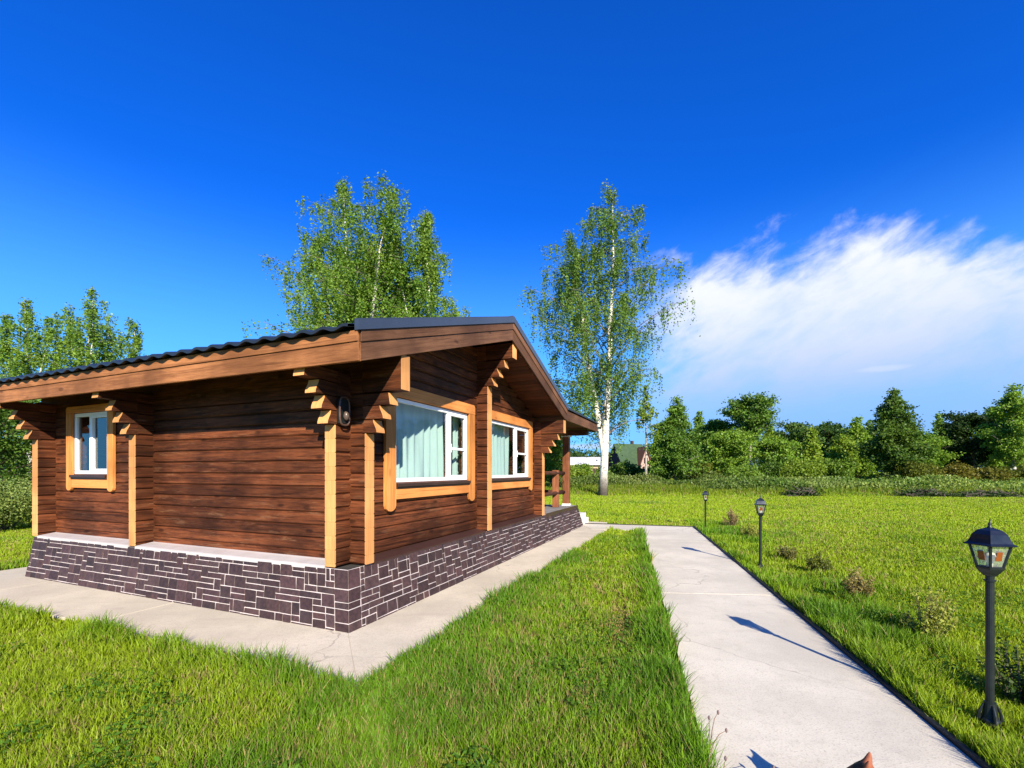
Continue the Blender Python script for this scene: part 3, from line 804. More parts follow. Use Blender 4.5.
# ------------------------------------------------------------------ noise fields for planting
def field(seed, size):
    g_ = np.random.default_rng(seed).random((128, 128))
    def f(x, y):
        u = x / size + 1000.0; v = y / size + 1000.0
        i = np.floor(u).astype(int); j = np.floor(v).astype(int); a = u - i; b = v - j
        a = a * a * (3 - 2 * a); b = b * b * (3 - 2 * b); i %= 128; j %= 128; i1 = (i + 1) % 128; j1 = (j + 1) % 128
        return (g_[i, j] * (1 - a) + g_[i1, j] * a) * (1 - b) + (g_[i, j1] * (1 - a) + g_[i1, j1] * a) * b
    return f
n1, n2, n3, n4 = field(1, 1.1), field(2, .32), field(3, 3.2), field(4, .12)

def lerp(a, b, t): return a[None, :] * (1 - t[:, None]) + b[None, :] * t[:, None]
YEL, GRN, DEEP, DRY = np.array([.240, .330, .014]), np.array([.140, .275, .012]), np.array([.085, .190, .012]), np.array([.34, .27, .10])

def grass():
    ys_, xs_ = [], []
    for (a, b) in [(y, y + .5) for y in np.arange(1.3, 10, .5)] + [(y, y + 2) for y in np.arange(10, 46, 2)]:
        m_ = (a + b) / 2; half = 1.18 * m_ + 1.6
        d_ = 14500 * min(1, (2.6 / m_)) ** 1.75
        k = int(d_ * (b - a) * 2 * half)
        ys_.append(rng.uniform(a, b, k)); xs_.append(rng.uniform(-half, half, k))
    x = np.concatenate(xs_); y = np.concatenate(ys_)
    dx, dy = x - OX, y - OY
    u = dx * .38633 + dy * .92236; v = -dx * .92236 + dy * .38633
    pl, pr_ = pxl(y), pxr(y)
    rag = .05 * (n4(x, y) - .5) + .12 * (n2(x, y) - .6)
    on_path = (x > pl - .03 + rag * .8) & (x < pr_ + .045) & (y < PE + .05)
    ft = A.y + (x - A.x) * (Bv.y - A.y) / (Bv.x - A.x); nt_ = Cv.y + (x - Cv.x) * (Ev.y - Cv.y) / (Ev.x - Cv.x)
    on_cross = (x > 1.5) & (x < pr_ + .03) & (y < ft + .04) & (y > nt_ - .02)
    rag2 = .10 * (n2(x + 9, y) - .5) + .05 * (n4(x, y) - .5)
    on_pave = (u > -.99 + rag2 - .03 * np.clip(v - 2, 0, 4)) & (v > -.97 + rag2) & (u < 9.95) & (v < 6.6)
    keep = ~(on_path | on_cross | on_pave)
    x, y, u, v, pl, pr_ = (q[keep] for q in (x, y, u, v, pl, pr_))
    dpath = pl - x; left = dpath > 0
    dright = x - pr_
    dpave = np.maximum(np.maximum(-.99 - u, -.97 - v), np.maximum(u - 9.35, v - 6.5))
    a, b, c, d = n1(x, y), n2(x, y), n3(x, y), n4(x, y)
    # heights: mown lawn, lush along the hard edges
    h = (.045 + .04 * b + .035 * a) * (1 - .30 * np.clip((y - 6) / 6, 0, 1))
    soil = np.exp(-(((x - 1.06 - .25 * (y - 4.5)) / .10) ** 2 + ((y - 4.6) / .75) ** 2)) * (.4 + b)
    lushL = np.where(left, np.clip(1 - dpath / (.42 + .5 * (a - .3)), 0, 1), 0) * (y < 11.3)
    lushP = np.clip(1 - dpave / (.28 + .3 * a), 0, 1)
    lushR = np.where(dright > 0, np.clip(1 - dright / (1.0 + 1.1 * (a - .4)), 0, 1), 0) * (y < 14)
    band = np.clip(1 - np.abs(dright - .9) / .9, 0, 1) * (y < 14)
    h += .095 * lushL * (.4 + b) + .06 * lushP * (.4 + b) + .065 * lushR * (.35 + b) + .04 * band * (b > .55)
    far_tall = np.clip((y - 27.0 - .12 * np.maximum(0, 12 - x)) / 2.0, 0, 1)
    h += far_tall * (.12 + .4 * a * b)
    for (lx_, ly_) in ((2.82, 2.70), (3.90, 7.15), (5.14, 12.1)):
        h *= .35 + .65 * np.clip((np.hypot(x - lx_ + .04, y - ly_ + .12) - .08) / .25, 0, 1)
    h *= rng.uniform(.55, 1.35, len(x))
    # colour
    lush = np.clip(lushL * 1.0 + lushP * .7 + lushR * .8 + .5 * band, 0, 1)
    between = ((x < pl) & (v < -.85)) * np.clip(1.3 - np.abs(y - 4.2) / 4.5, 0, .55)      # greener strip between pavement and path
    g_ = np.clip(lush + between - .10 + .9 * (c - .55) + .8 * (a - .55) + .5 * (b - .5) + rng.normal(0, .16, len(x)), 0, 1)
    col = lerp(YEL, GRN, g_)
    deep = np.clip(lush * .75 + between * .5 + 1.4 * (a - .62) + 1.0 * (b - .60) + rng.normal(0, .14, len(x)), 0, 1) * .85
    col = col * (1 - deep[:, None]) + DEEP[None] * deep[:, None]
    dry = (rng.random(len(x)) < .05 + .16 * np.clip((c - .45) * 2.2, 0, 1) * (1 - lush)) | ((d > .86) & (rng.random(len(x)) < .5) & (lush < .2))
    dry |= rng.random(len(x)) < .9 * soil
    h *= np.clip(1 - 1.1 * soil, .15, 1)
    col[dry] = DRY * rng.uniform(.6, 1.1, (dry.sum(), 1))
    col *= rng.uniform(.80, 1.38, (len(x), 1))
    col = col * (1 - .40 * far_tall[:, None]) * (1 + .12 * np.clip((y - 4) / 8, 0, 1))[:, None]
    # blades: lower and upper piece
    n = len(x); th = rng.uniform(0, 2 * math.pi, n); wd = .0040 * np.clip(y / 3.0, .8, 40) ** .82 * rng.uniform(.7, 1.3, n)
    lean = rng.uniform(.05, .6, n) * h; la = rng.uniform(0, 2 * math.pi, n)
    wx, wy = np.cos(th) * wd, np.sin(th) * wd; lx, ly = np.cos(la) * lean, np.sin(la) * lean
    P = lambda t, s, wf: np.stack([x + lx * t * t + s * wx * wf, y + ly * t * t + s * wy * wf, GZ + h * (t - .12 * t * t * (lean / (h + 1e-6)))], 1)
    low = np.stack([P(0, -1, .9), P(0, 1, .9), P(.55, 1, .8), P(.55, -1, .8)], 1)
    up = np.stack([P(.55, -1, .8), P(.55, 1, .8), P(1, 1, .12), P(1, -1, .12)], 1)
    nearm = y < 9
    one = np.stack([P(0, -1, 1), P(0, 1, 1), P(1, 1, .3), P(1, -1, .3)], 1)
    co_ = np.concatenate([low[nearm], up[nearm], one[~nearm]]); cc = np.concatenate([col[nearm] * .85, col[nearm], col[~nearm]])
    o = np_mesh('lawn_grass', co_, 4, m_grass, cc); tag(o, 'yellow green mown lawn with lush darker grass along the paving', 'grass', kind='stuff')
    # clover and plantain leaves lying in patches among the grass
    k = 150000
    yy = 1.6 + 9.5 * rng.random(k) ** 1.5; xx = (rng.random(k) * 2 - 1) * (1.15 * yy + 1.0)
    uu = (xx - OX) * .38633 + (yy - OY) * .92236; vv = -(xx - OX) * .92236 + (yy - OY) * .38633
    patch = .6 * n1(xx + 31, yy + 7) + .4 * n2(xx + 5, yy + 3)
    ok = (patch > .56) & ~((xx > pxl(yy) - .03) & (xx < pxr(yy) + .1)) & ~((uu > -1.1) & (vv > -1.08))
    xx, yy = xx[ok], yy[ok]; k = len(xx)
    s = rng.uniform(.006, .013, k); t = rng.uniform(0, 2 * math.pi, k); hz = rng.uniform(.03, .11, k)
    tx, ty = np.cos(t), np.sin(t); tilt = rng.uniform(-.2, .7, k)
    C = np.stack([xx, yy, GZ + hz], 1); D1 = np.stack([tx, ty, tilt], 1) * s[:, None] * 1.5; D2 = np.stack([-ty, tx, rng.uniform(-.5, .5, k)], 1) * s[:, None]
    q = np.stack([C - D1, C + D2 * .9 - D1 * .1, C + D1, C - D2 * .9 - D1 * .1], 1)
    cl = np.array([.075, .165, .014])[None] * rng.uniform(.6, 1.6, (k, 1)) * np.array([1, 1, 1])[None]
    o = np_mesh('clover_patches', q, 4, m_grass, cl); tag(o, 'low dark green clover and broad leaves in patches on the lawn', 'ground cover', kind='stuff')
grass()

# ------------------------------------------------------------------ trees
def leaf_quads(P_, size, r, flat=.0, hang=0.0):
    n = len(P_)
    d1 = r.normal(size=(n, 3)); d1[:, 2] = d1[:, 2] * (1 - flat) - hang
    d1 /= np.linalg.norm(d1, axis=1)[:, None] + 1e-9
    d2 = np.cross(d1, r.normal(size=(n, 3))); d2 /= np.linalg.norm(d2, axis=1)[:, None] + 1e-9
    s = (size * r.uniform(.6, 1.35, n))[:, None]
    return np.stack([P_ - d1 * s * .55, P_ + d2 * s * .36 - d1 * s * .05, P_ + d1 * s * .6, P_ - d2 * s * .36 - d1 * s * .05], 1)
PROF = {'birch': lambda t: (.62 + .55 * np.sin(np.pi * min(1, t * 1.15 + .12))) * (1 - t ** 4) * .9 + .06,
        'weep': lambda t: float(np.interp(t, [0, .15, .35, .55, .75, .92, 1.0], [.60, .88, 1.0, .88, .66, .48, .25])),
        'dome': lambda t: (1 - t ** 2.6) ** .6 * (.72 + .28 * min(1, t * 4)) * .92 + .10,
        'cone': lambda t: (1 - t) ** .75 * (.55 + .45 * min(1, t * 5)) + .05,
        'round': lambda t: math.sqrt(max(0, 1 - (2 * t - 1) ** 2)) * .95 + .08,
        'column': lambda t: min(1, .5 + t * 2) * (1 - t ** 2.5) + .08}
def grow(name, label, x, y, H, hw_, cb, prof, nl, nleaf, lsize, cols, bark, trunk_r, seed, hang=.0, rise=.9, clump=.45, group=None, cat='tree', lean=(0, 0), forks=1, sink=0.0, gap=.0):
    r = np.random.default_rng(seed); rr = random.Random(seed)
    e = empty(name, (x, y, GZ - sink))
    tag(e, label, cat, group)
    tk = MB(); tips = []      # leafing strands: (points array)
    bases = []
    for f in range(forks):
        fl_ = 1 if f == 0 else rr.uniform(.80, .97)
        ang = rr.uniform(0, 6.28); spread = 0 if f == 0 else hw_ * rr.uniform(.30, .66)
        pts = []; wx = wy = 0.0
        for i in range(13):
            t = i / 12
            wx += rr.uniform(-1, 1) * H * .007; wy += rr.uniform(-1, 1) * H * .007
            s_ = max(0, t - .15) / .85
            pts.append((wx * t + lean[0] * t + math.cos(ang) * spread * s_, wy * t + lean[1] * t + math.sin(ang) * spread * s_, H * .95 * fl_ * t))
        tk.tube(pts, [trunk_r * fl_ * ((1 - i / 12) ** .85 * .93 + .035) * (1.25 if i == 0 else 1) for i in range(13)], 10)
        bases.append((pts, fl_))
    per = nl // forks
    for (pts, fl_) in bases:
        for k in range(per):
            t = cb + (.985 - cb) * ((k + rr.random()) / per) ** .9
            j = min(11, int(t * 12)); fr_ = t * 12 - j
            p0 = [pts[j][c] * (1 - fr_) + pts[j + 1][c] * fr_ for c in range(3)]
            tt = (t - cb) / (1 - cb)
            az_ = k * 2.39996 + rr.uniform(-.5, .5)
            L_ = hw_ * PROF[prof](tt) * rr.uniform(.72, 1.12) * (.8 if forks > 1 else 1)
            up_ = rise * rr.uniform(.7, 1.3) * (1 - .2 * tt)
            lim = []
            for q in range(6):
                s = q / 5
                lim.append((p0[0] + math.cos(az_) * L_ * s + rr.uniform(-.06, .06) * L_ * s, p0[1] + math.sin(az_) * L_ * s + rr.uniform(-.06, .06) * L_ * s,
                            p0[2] + L_ * (up_ * s - (.30 + .12 * hang) * s * s)))
            br = max(.010, trunk_r * (.33 if hang < .05 else .21) * (1 - tt * .75))
            tk.tube(lim, [br * (1 - .85 * q / 5) for q in range(6)], 5, 1)
            if rr.random() < gap: continue
            tips.append((np.array(lim), L_, tt))
        for k in range(5 if hang > .05 else 3):
            a_ = rr.uniform(0, 6.28); L_ = max(.5, hw_ * .16) * rr.uniform(.6, 1.2); j = 11 - (k % 3)
            p0 = pts[j + 1]; lim = [(p0[0] + math.cos(a_) * L_ * .45 * q / 5, p0[1] + math.sin(a_) * L_ * .45 * q / 5, p0[2] + L_ * 1.1 * q / 5) for q in range(6)]
            tk.tube(lim, [.014 * (1 - .85 * q / 5) for q in range(6)], 4, 1); tips.append((np.array(lim), L_ * 1.6, .95))
    # secondary twigs carry the leaves
    tot = sum(l for _, l, _ in tips) + 1e-6
    allp = []
    for lim, L_, tt in tips:
        nleafs = nleaf * (L_ / tot)
        ns = max(3, int(5 + L_ * 2.6))
        for q in range(ns):
            s = .22 + .78 * ((q + rr.random()) / ns); f = s * 5; j = min(4, int(f)); b0 = lim[j] + (lim[j + 1] - lim[j]) * (f - j)
            a_ = rr.uniform(0, 6.28); l2 = (.16 + .30 * rr.random()) * (L_ * .55 + .5)
            d_ = np.array([math.cos(a_), math.sin(a_), rr.uniform(.0, .7) * (1 - hang)]) * l2
            end = b0 + d_
            if rr.random() < .35: tk.tube([tuple(b0), tuple(b0 + d_ * .5 + np.array([0, 0, .03])), tuple(end)], [.012, .009, .005], 3, 1)
            m_ = max(2, int(nleafs / ns))
            if hang > .05:
                m1 = int(m_ * .16); st_ = r.random(m1)
                allp.append(b0 + d_ * st_[:, None] + r.normal(0, clump * .22, (m1, 3)))
                nh = 3 + int(hang * 3)
                for h_ in range(nh):
                    o_ = b0 + d_ * rr.uniform(.25, 1.0); dl = hang * rr.uniform(.4, 1.7) * (1.0 - .35 * tt)
                    mm = max(1, int((m_ - m1) / nh)); st_ = r.random(mm)
                    sw = np.array([rr.uniform(-.2, .2), rr.uniform(-.2, .2), -1.0]) * dl
                    allp.append(o_ + sw * st_[:, None] + r.normal(0, .045, (mm, 3)))
            else:
                st_ = r.random(m_)
                g_ = r.normal(0, 1, (m_, 3)) * np.array([clump, clump, clump * .62]) * (.35 + .65 * min(1, l2))
                allp.append(b0 + d_ * st_[:, None] + g_)
    P_ = np.concatenate(allp); P_ = P_[P_[:, 2] > .1]
    q_ = leaf_quads(P_, lsize, r, .2, .35 if hang > .05 else 0)
    c0, c1 = np.array(cols[0]), np.array(cols[1])
    fc = field(seed + 50, max(.5, hw_ * .22)); m_ = np.clip(fc(P_[:, 0] + P_[:, 2] * .7, P_[:, 1] + P_[:, 2]) * .8 + r.normal(.1, .25, len(P_)), 0, 1)
    col = lerp(c0, c1, m_) * r.uniform(.75, 1.25, (len(P_), 1))
    o1 = tk.build('trunk', [bark, m_limb if bark is m_birch else bark], e, smooth=True)
    np_mesh('crown', q_, 4, m_leaf, col, e)
    return e
BIR = ((.082, .180, .032), (.185, .290, .045))
DK = ((.055, .125, .018), (.130, .220, .026))
MID = ((.090, .180, .019), (.185, .285, .030))
LT = ((.115, .200, .016), (.210, .285, .028))
def top_z(py, y): return EYE + (Y0 - py) / F * y
BG = ((.095, .205, .026), (.215, .330, .040))
grow('birch_tree', 'tall slender birch with a white trunk standing alone beyond the porch', at(603, 28), 28, 19.0, 5.1, .20, 'weep', 90, 72000, .105, BIR, m_birch, .27, 11, hang=1.5, rise=1.05, lean=(.7, 0), clump=.5, gap=.20, forks=2)
grow('birch_tree', 'big spreading birch rising over the cabin roof, the taller of two behind the roof', at(345, 24), 24.5, 17.3, 5.0, .20, 'weep', 175, 160000, .098, BG, m_birch, .25, 21, hang=1.1, rise=1.0, forks=6, clump=.5, gap=.04)
grow('birch_tree', 'shorter drooping birch over the cabin roof, close to the ridge', at(431, 24), 24, 15.4, 2.7, .22, 'weep', 80, 52000, .098, BG, m_birch, .18, 23, hang=1.3, rise=.9, forks=3, clump=.45, gap=.1)
grow('birch_tree', 'birch tree at the far left over the low end of the roof', at(31, 36), 36, 15.3, 3.0, .3, 'weep', 60, 26000, .145, BG, m_birch, .2, 31, hang=1.4, rise=.9, clump=.5, forks=3)
grow('birch_tree', 'tallest birch of the clump over the left end of the roof', at(86, 36), 36, 16.4, 3.5, .3, 'weep', 70, 32000, .145, BG, m_birch, .2, 33, hang=1.4, rise=.9, clump=.5, forks=4)
grow('birch_tree', 'smallest birch of the clump over the left end of the roof', at(133, 36), 36, 13.6, 1.9, .3, 'weep', 44, 13000, .145, BG, m_birch, .15, 35, hang=1.1, rise=.9, clump=.45, forks=2)
grow('young_birch', 'thin young tree with a bare pale trunk beside the green-roofed house', at(646, 46), 46, 10.2, 1.3, .5, 'birch', 18, 1500, .22, LT, m_grey_bark, .14, 41, hang=.8, rise=.9, clump=.5, gap=.2)

TREES = [  # px, top row, half width px, distance, base crown, profile, leaves, colours, bark, trunk, label
    (676, 396, 33, 46, .05, 'cone', 9000, DK, m_grey_bark, .2, 'dark bushy tree with a pale bare stem right of the green-roofed house'),
    (716, 417, 20, 56, .05, 'round', 4500, DK, m_bark, .2, 'dark tree in the gap between the bushy tree and the round-crowned tree'),
    (750, 393, 32, 52, .50, 'round', 7000, DK, m_grey_bark, .24, 'tall round-crowned tree with a bare pale trunk, highest in the middle of the wood'),
    (729, 430, 24, 47, .05, 'round', 5200, MID, m_bark, .15, 'low green tree in front of the round-crowned tree'),
    (777, 436, 20, 48, .05, 'round', 4200, MID, m_bark, .15, 'mid green tree right under the round-crowned tree'),
    (796, 420, 20, 62, .1, 'round', 4500, ((.05, .115, .02), (.10, .17, .03)), m_bark, .2, 'feathery light green tree right of the round-crowned tree'),
    (826, 421, 20, 66, .1, 'round', 4500, ((.04, .10, .02), (.08, .15, .03)), m_bark, .2, 'soft blue green tree left of the large conical alder'),
    (857, 415, 22, 60, .05, 'cone', 5000, MID, m_bark, .2, 'pointed green tree just left of the large conical alder'),
    (893, 386, 33, 43, .06, 'cone', 12500, ((.050, .115, .018), (.120, .200, .025)), m_bark, .26, 'large dark conical alder standing forward of the wood'),
    (921, 432, 22, 50, .05, 'round', 4500, MID, m_bark, .16, 'rounded tree at the right foot of the conical alder'),
    (941, 412, 17, 66, .1, 'cone', 3600, MID, m_bark, .18, 'small pointed tree between the alder and the dark round tree'),
    (974, 411, 26, 56, .12, 'round', 7000, ((.016, .042, .010), (.036, .072, .013)), m_bark, .22, 'very dark round tree near the right edge of the wood'),
    (1014, 383, 25, 48, .15, 'column', 7500, MID, m_birch, .2, 'tall birch at the right edge of the picture'),
    (1052, 392, 32, 50, .1, 'round', 6500, MID, m_bark, .2, None), (1110, 380, 36, 46, .1, 'round', 6000, DK, m_bark, .2, None),
    (1180, 385, 40, 42, .1, 'cone', 5000, MID, m_bark, .2, None), (1290, 350, 50, 40, .1, 'round', 5000, DK, m_bark, .2, None),
    (1420, 350, 60, 36, .1, 'round', 5000, MID, m_bark, .2, None),
    (660, 424, 13, 64, .05, 'cone', 2600, MID, m_bark, .15, 'slim pointed tree directly right of the country house'),
    (700, 409, 12, 62, .08, 'cone', 2600, MID, m_bark, .15, 'slim pointed tree behind the gap right of the dark bushy tree'),
    (770, 424, 12, 68, .1, 'column', 2600, LT, m_birch, .14, 'pale slender tree just right of the bare pale trunk'),
    (812, 427, 12, 58, .1, 'cone', 2600, LT, m_birch, .13, 'thin bright tree between the two soft green trees'),
    (843, 432, 14, 50, .05, 'column', 3000, LT, m_birch, .13, 'bright young tree left of the conical alder, in front of the wood'),
    (872, 420, 12, 62, .1, 'cone', 2600, DK, m_bark, .15, 'dark narrow tree touching the left side of the conical alder'),
    (957, 417, 13, 64, .1, 'cone', 2600, DK, m_bark, .15, 'dark narrow tree left of the very dark round tree'),
    (995, 403, 13, 60, .12, 'column', 3000, MID, m_birch, .15, 'slender birch left of the tall birch at the right edge'),
    (551, 420, 17, 38, .05, 'round', 4200, MID, m_bark, .15, 'bushy green tree seen between the cabin wall and the porch post'),
]
for i, (px, tp, hw_, y_, cb, pf, nl_, cols, bk, tr, lab) in enumerate(TREES):
    if cols in (DK, MID, LT): cols = tuple(tuple(q * 1.25 for q in c_) for c_ in cols)
    H_ = top_z(tp, y_) - GZ - (.5 if cb < .4 else 1.0)
    grow('wood_tree', lab or 'green tree of the wood beyond the right edge of the picture', at(px, y_), y_, H_, hw_ / F * y_ * (.95 if cb < .4 else .72), cb, pf, 52 if pf != 'cone' else 66, int(nl_ * 2.3), .0043 * y_, cols, bk, tr, 100 + i, hang=0, rise=.6 if pf == 'cone' else 1.0, clump=.42, gap=.10,
         group='trees of the wood across the field')

def bush(name, label, x, y, w_, h_, nleaf, ls, cols, seed, cat='bush', group=None, depth=None, sparse=.0, stems=5):
    r = np.random.default_rng(seed); e = empty(name, (x, y, GZ)); tag(e, label, cat, group)
    k = max(5, int(9 + 4 * w_ / max(h_, .2)));  k = min(k, 26)
    t_ = r.uniform(0, 2 * np.pi, k); rad = np.sqrt(r.random(k)) * .72
    cx = np.cos(t_) * rad * w_ / 2; cy = np.sin(t_) * rad * (depth or w_) / 2
    cz = h_ * (.25 + .55 * r.random(k)) * (1 - .45 * rad ** 2)
    lr = (.20 + .16 * r.random(k)) * min(w_, h_ * 1.2)
    id_ = r.integers(0, k, nleaf); d = r.normal(size=(nleaf, 3)); d /= np.linalg.norm(d, axis=1)[:, None]
    d *= (r.random(nleaf) ** .45)[:, None] * lr[id_][:, None] * r.uniform(.8, 1.25, nleaf)[:, None]
    d[:, 2] *= .85
    P_ = np.stack([cx[id_], cy[id_], cz[id_]], 1) + d; P_ = P_[P_[:, 2] > .02]
    m_ = np.clip(.5 + r.normal(0, .3, len(P_)) + .35 * (r.random(k)[np.resize(id_, len(P_))] - .5), 0, 1)
    col = lerp(np.array(cols[0]), np.array(cols[1]), m_) * r.uniform(.75, 1.25, (len(P_), 1))
    np_mesh('foliage', leaf_quads(P_, ls, r), 4, m_leaf, col, e)
    s = MB()
    for i in range(stems):
        j = i % k; s.tube([(cx[j] * .15, cy[j] * .15, 0), (cx[j] * .5, cy[j] * .5, cz[j] * .55), (cx[j], cy[j], cz[j] + lr[j] * .4)], [.02 * h_, .014 * h_, .006 * h_], 5)
    s.build('stem', m_bark, e)
    return e
# shrubs along the far edge of the field
OLV = ((.085, .115, .012), (.15, .17, .022))
BUSHES = [
    (706, 46, 3.4, 2.6, OLV, 'olive bush in front of the dark trees by the young pale-trunked tree'),
    (742, 42, 3.6, 2.2, MID, 'green bush under the tall round-crowned tree'),
    (800, 42, 4.2, 2.6, LT, 'bright leafy bush between the round-crowned tree and the alder'),
    (836, 44, 3.6, 3.2, MID, 'tall green bush left of the alder trunk'),
    (770, 44, 3.0, 3.0, DK, 'dark bush below the bare pale trunk'),
    (918, 40, 3.8, 2.5, OLV, 'wide olive bush at the foot of the alder, right side'),
    (950, 42, 4.2, 2.3, ((.13, .125, .014), (.20, .18, .03)), 'yellowish bush right of the alder'),
    (985, 42, 3.6, 2.0, ((.11, .115, .014), (.18, .175, .03)), 'yellow green low bush below the very dark round tree'),
    (1020, 42, 4.0, 2.1, OLV, 'olive bush below the birch at the right edge'),
    (1070, 42, 5, 2.2, MID, 'green bush beyond the right edge of the picture'),
    (588, 52, 6.0, 2.2, MID, 'green hedge bush left of the white birch trunk'),
    (624, 54, 5.0, 2.7, DK, 'dark hedge bush below the green-roofed house'),
    (655, 50, 4.6, 2.0, DK, 'dark bush right of the young pale-trunked tree'),
    (566, 50, 5.0, 2.6, LT, 'light green bush seen beside the porch post'),
]
for i, (px, y_, w_, h_, cols, lab) in enumerate(BUSHES):
    bush('bush', lab, at(px, y_), y_, w_, h_, int(5200 * w_ / 4), .0040 * y_, cols, 300 + i, group='bushes along the far edge of the field')
grow('broadleaf_tree', 'dark green tree behind the left end of the cabin', at(-8, 15), 15, 4.0, 2.2, .05, 'round', 60, 30000, .075, DK, m_bark, .12, 61, clump=.5, rise=.6)
bush('weed_thicket', 'pale green thicket of tall weeds left of the cabin corner', at(3, 11.5), 11.5, 2.6, 1.35, 14000, .05, ((.14, .22, .04), (.30, .36, .10)), 62, cat='weeds', stems=10)
# a long mass of rank weeds at the foot of the wood, and the far wood behind everything
def undergrowth():
    n = 110000
    y_ = rng.uniform(31, 46, n); px = rng.uniform(555, 1180, n); x_ = (px - 512) / F * y_
    ok = ~((px < 700) & (y_ < 40)); x_, y_, px = x_[ok], y_[ok], px[ok]
    hmax = .15 + .9 * n3(x_, y_) ** 1.5 + .8 * n1(x_ * .4, y_ * .4) ** 1.5
    z_ = GZ + hmax * rng.random(len(x_)) ** .7
    P_ = np.stack([x_, y_, z_], 1)
    col = lerp(np.array([.095, .185, .025]), np.array([.27, .34, .08]), np.clip(n3(x_ + 7, y_) * 1.1 + rng.normal(0, .2, len(x_)), 0, 1)) * np.clip(.75 + .5 * (px[:, None] - 700) / 300, .75, 1.25) * rng.uniform(.6, 1.3, (len(x_), 1))
    q = leaf_quads(P_, .15, rng, 0, 1.3)
    tag(np_mesh('undergrowth', q, 4, m_leaf, col), 'rank green weeds along the foot of the wood', 'undergrowth', kind='stuff')
    n = 190000
    y_ = rng.uniform(88, 150, n); px = rng.uniform(-500, 1250, n); x_ = (px - 512) / F * y_
    gap = np.exp(-((px - 600) / 42) ** 2)
    hmax = (4.2 + 5.5 * field(77, 9.0)(x_, y_ * .5) + 2.4 * field(78, 2.6)(x_, y_)) * (1 - .35 * gap)
    z_ = hmax * rng.random(n) ** .55
    col = lerp(np.array([.03, .075, .018]), np.array([.075, .13, .03]), rng.random(n)) * rng.uniform(.7, 1.25, (n, 1))
    tag(np_mesh('far_wood', leaf_quads(np.stack([x_, y_, z_], 1), .52, rng), 4, m_leaf, col), 'far green wood beyond the houses', 'wood', kind='stuff')
undergrowth()
# brush heaps at the edge of the mown field
def heap(label, x, y, w_, h_, seed):
    r = random.Random(seed); e = empty('brush_pile', (x, y, GZ)); tag(e, label, 'brush pile', 'heaps of cut brush at the edge of the lawn')
    b = MB()
    for i in range(90):
        a = r.uniform(0, 6.28); l = r.uniform(.3, .8); px_, py_ = r.gauss(0, w_ * .26), r.gauss(0, .3); z_ = max(.02, h_ * (1 - (px_ / (w_ * .6)) ** 2) * r.random())
        b.tube([(px_, py_, z_), (px_ + math.cos(a) * l * .5, py_ + math.sin(a) * l * .3, z_ + r.uniform(-.05, .12)), (px_ + math.cos(a) * l, py_ + math.sin(a) * l * .5, max(0, z_ + r.uniform(-.15, .25)))], [.03, .022, .01], 4)
    b.build('branches', m_bark, e)
    rn = np.random.default_rng(seed); k = 2600
    P_ = np.stack([rn.normal(0, w_ * .28, k), rn.normal(0, .3, k), np.abs(rn.normal(0, h_ * .45, k))], 1)
    np_mesh('dead_leaves', leaf_quads(P_, .10, rn), 4, m_leaf, np.array([.040, .075, .018])[None] * rn.uniform(.4, 1.6, (k, 1)), e)
heap('small dark heap of brush and weeds left of the alder', at(802, 27.5), 27.5, 1.7, .5, 5)
heap('dark heap of brush and weeds in front of the alder', at(922, 27), 27, 2.4, .42, 6)
heap('long dark heap of brush and weeds near the right edge of the lawn', at(985, 26.6), 26.6, 3.8, .34, 7)

# ------------------------------------------------------------------ far buildings
m_green_roof = plain('green_metal_roof', (.045, .082, .032), .5, .4, .1, .2, 2)
m_dark_wall = plain('dark_timber_wall', (.045, .035, .04), .8, .2, 0, .3, 3)
m_pink_wall = plain('pinkish_gable_boards', (.36, .25, .21), .8, .2, 0, .2, 2)
m_pale_roof = plain('white_sheet_roof', (.58, .57, .56), .5, .4, 0, .06, 2)
m_tan = plain('tan_wall', (.45, .33, .20), .8, .2, 0, .15, 2)
hz = empty('country_house', (at(628, 85), 85, GZ), R(18)); tag(hz, 'dark country house with a steep green roof far across the field', 'house')
b = MB(); b.box((-2.7, -2.6, 0), (2.7, 2.6, 2.6)); b.prism([(-2.6, 2.6), (2.6, 2.6), (0, 6.2)], 'x', -2.7, 2.7); b.build('wall', m_dark_wall, hz)
b = MB()
for s in (-1, 1): b.prism([(s * 3.1, 1.95), (0, 6.45), (0, 6.6), (s * 3.25, 1.95)], 'x', -3.05, 3.05)
rf_ = b.build('roof', m_green_roof, hz)
b = MB(); b.prism([(.3, 2.0), (2.9, 2.0), (1.6, 5.6)], 'y', -3.3, -1.0); dm = b.build('front_gable', m_pink_wall, hz)
b = MB()
for s in (-1, 1): b.prism([(1.6 + s * 1.6, 1.55), (1.6, 5.75), (1.6, 5.95), (1.6 + s * 1.75, 1.6)], 'y', -3.55, -.8)
tag(b.build('gable_roof', plain('brown_roof', (.12, .05, .03), .6), dm), 'brown roof edge of the front gable')
for (x0, z0_) in ((1.2, 2.9),):
    b = MB(); b.box((x0, -3.34, z0_), (x0 + .8, -3.30, z0_ + 1.0)); b.build('window', m_sill, dm)
b = MB(); b.box((-1.6, -2.66, 1.0), (-.7, -2.60, 1.8)); b.box((-.9, -2.66, .0), (-.75, -2.61, .9)); b.build('window', m_white, hz)
b = MB(); b.box((.9, .2, 6.0), (1.35, .65, 7.2)); b.build('chimney', m_sill, rf_)
wh = empty('low_building', (at(584, 80), 80, GZ), R(-8)); tag(wh, 'low building with a white roof far behind the porch post', 'building')
b = MB(); b.box((-2.6, -2, 0), (2.9, 2, 2.6)); b.build('wall', m_tan, wh)
b = MB(); b.prism([(-2.5, 2.55), (2.5, 3.9), (2.5, 4.05), (-2.5, 2.7)], 'x', -2.9, 3.2); b.build('roof', m_pale_roof, wh)
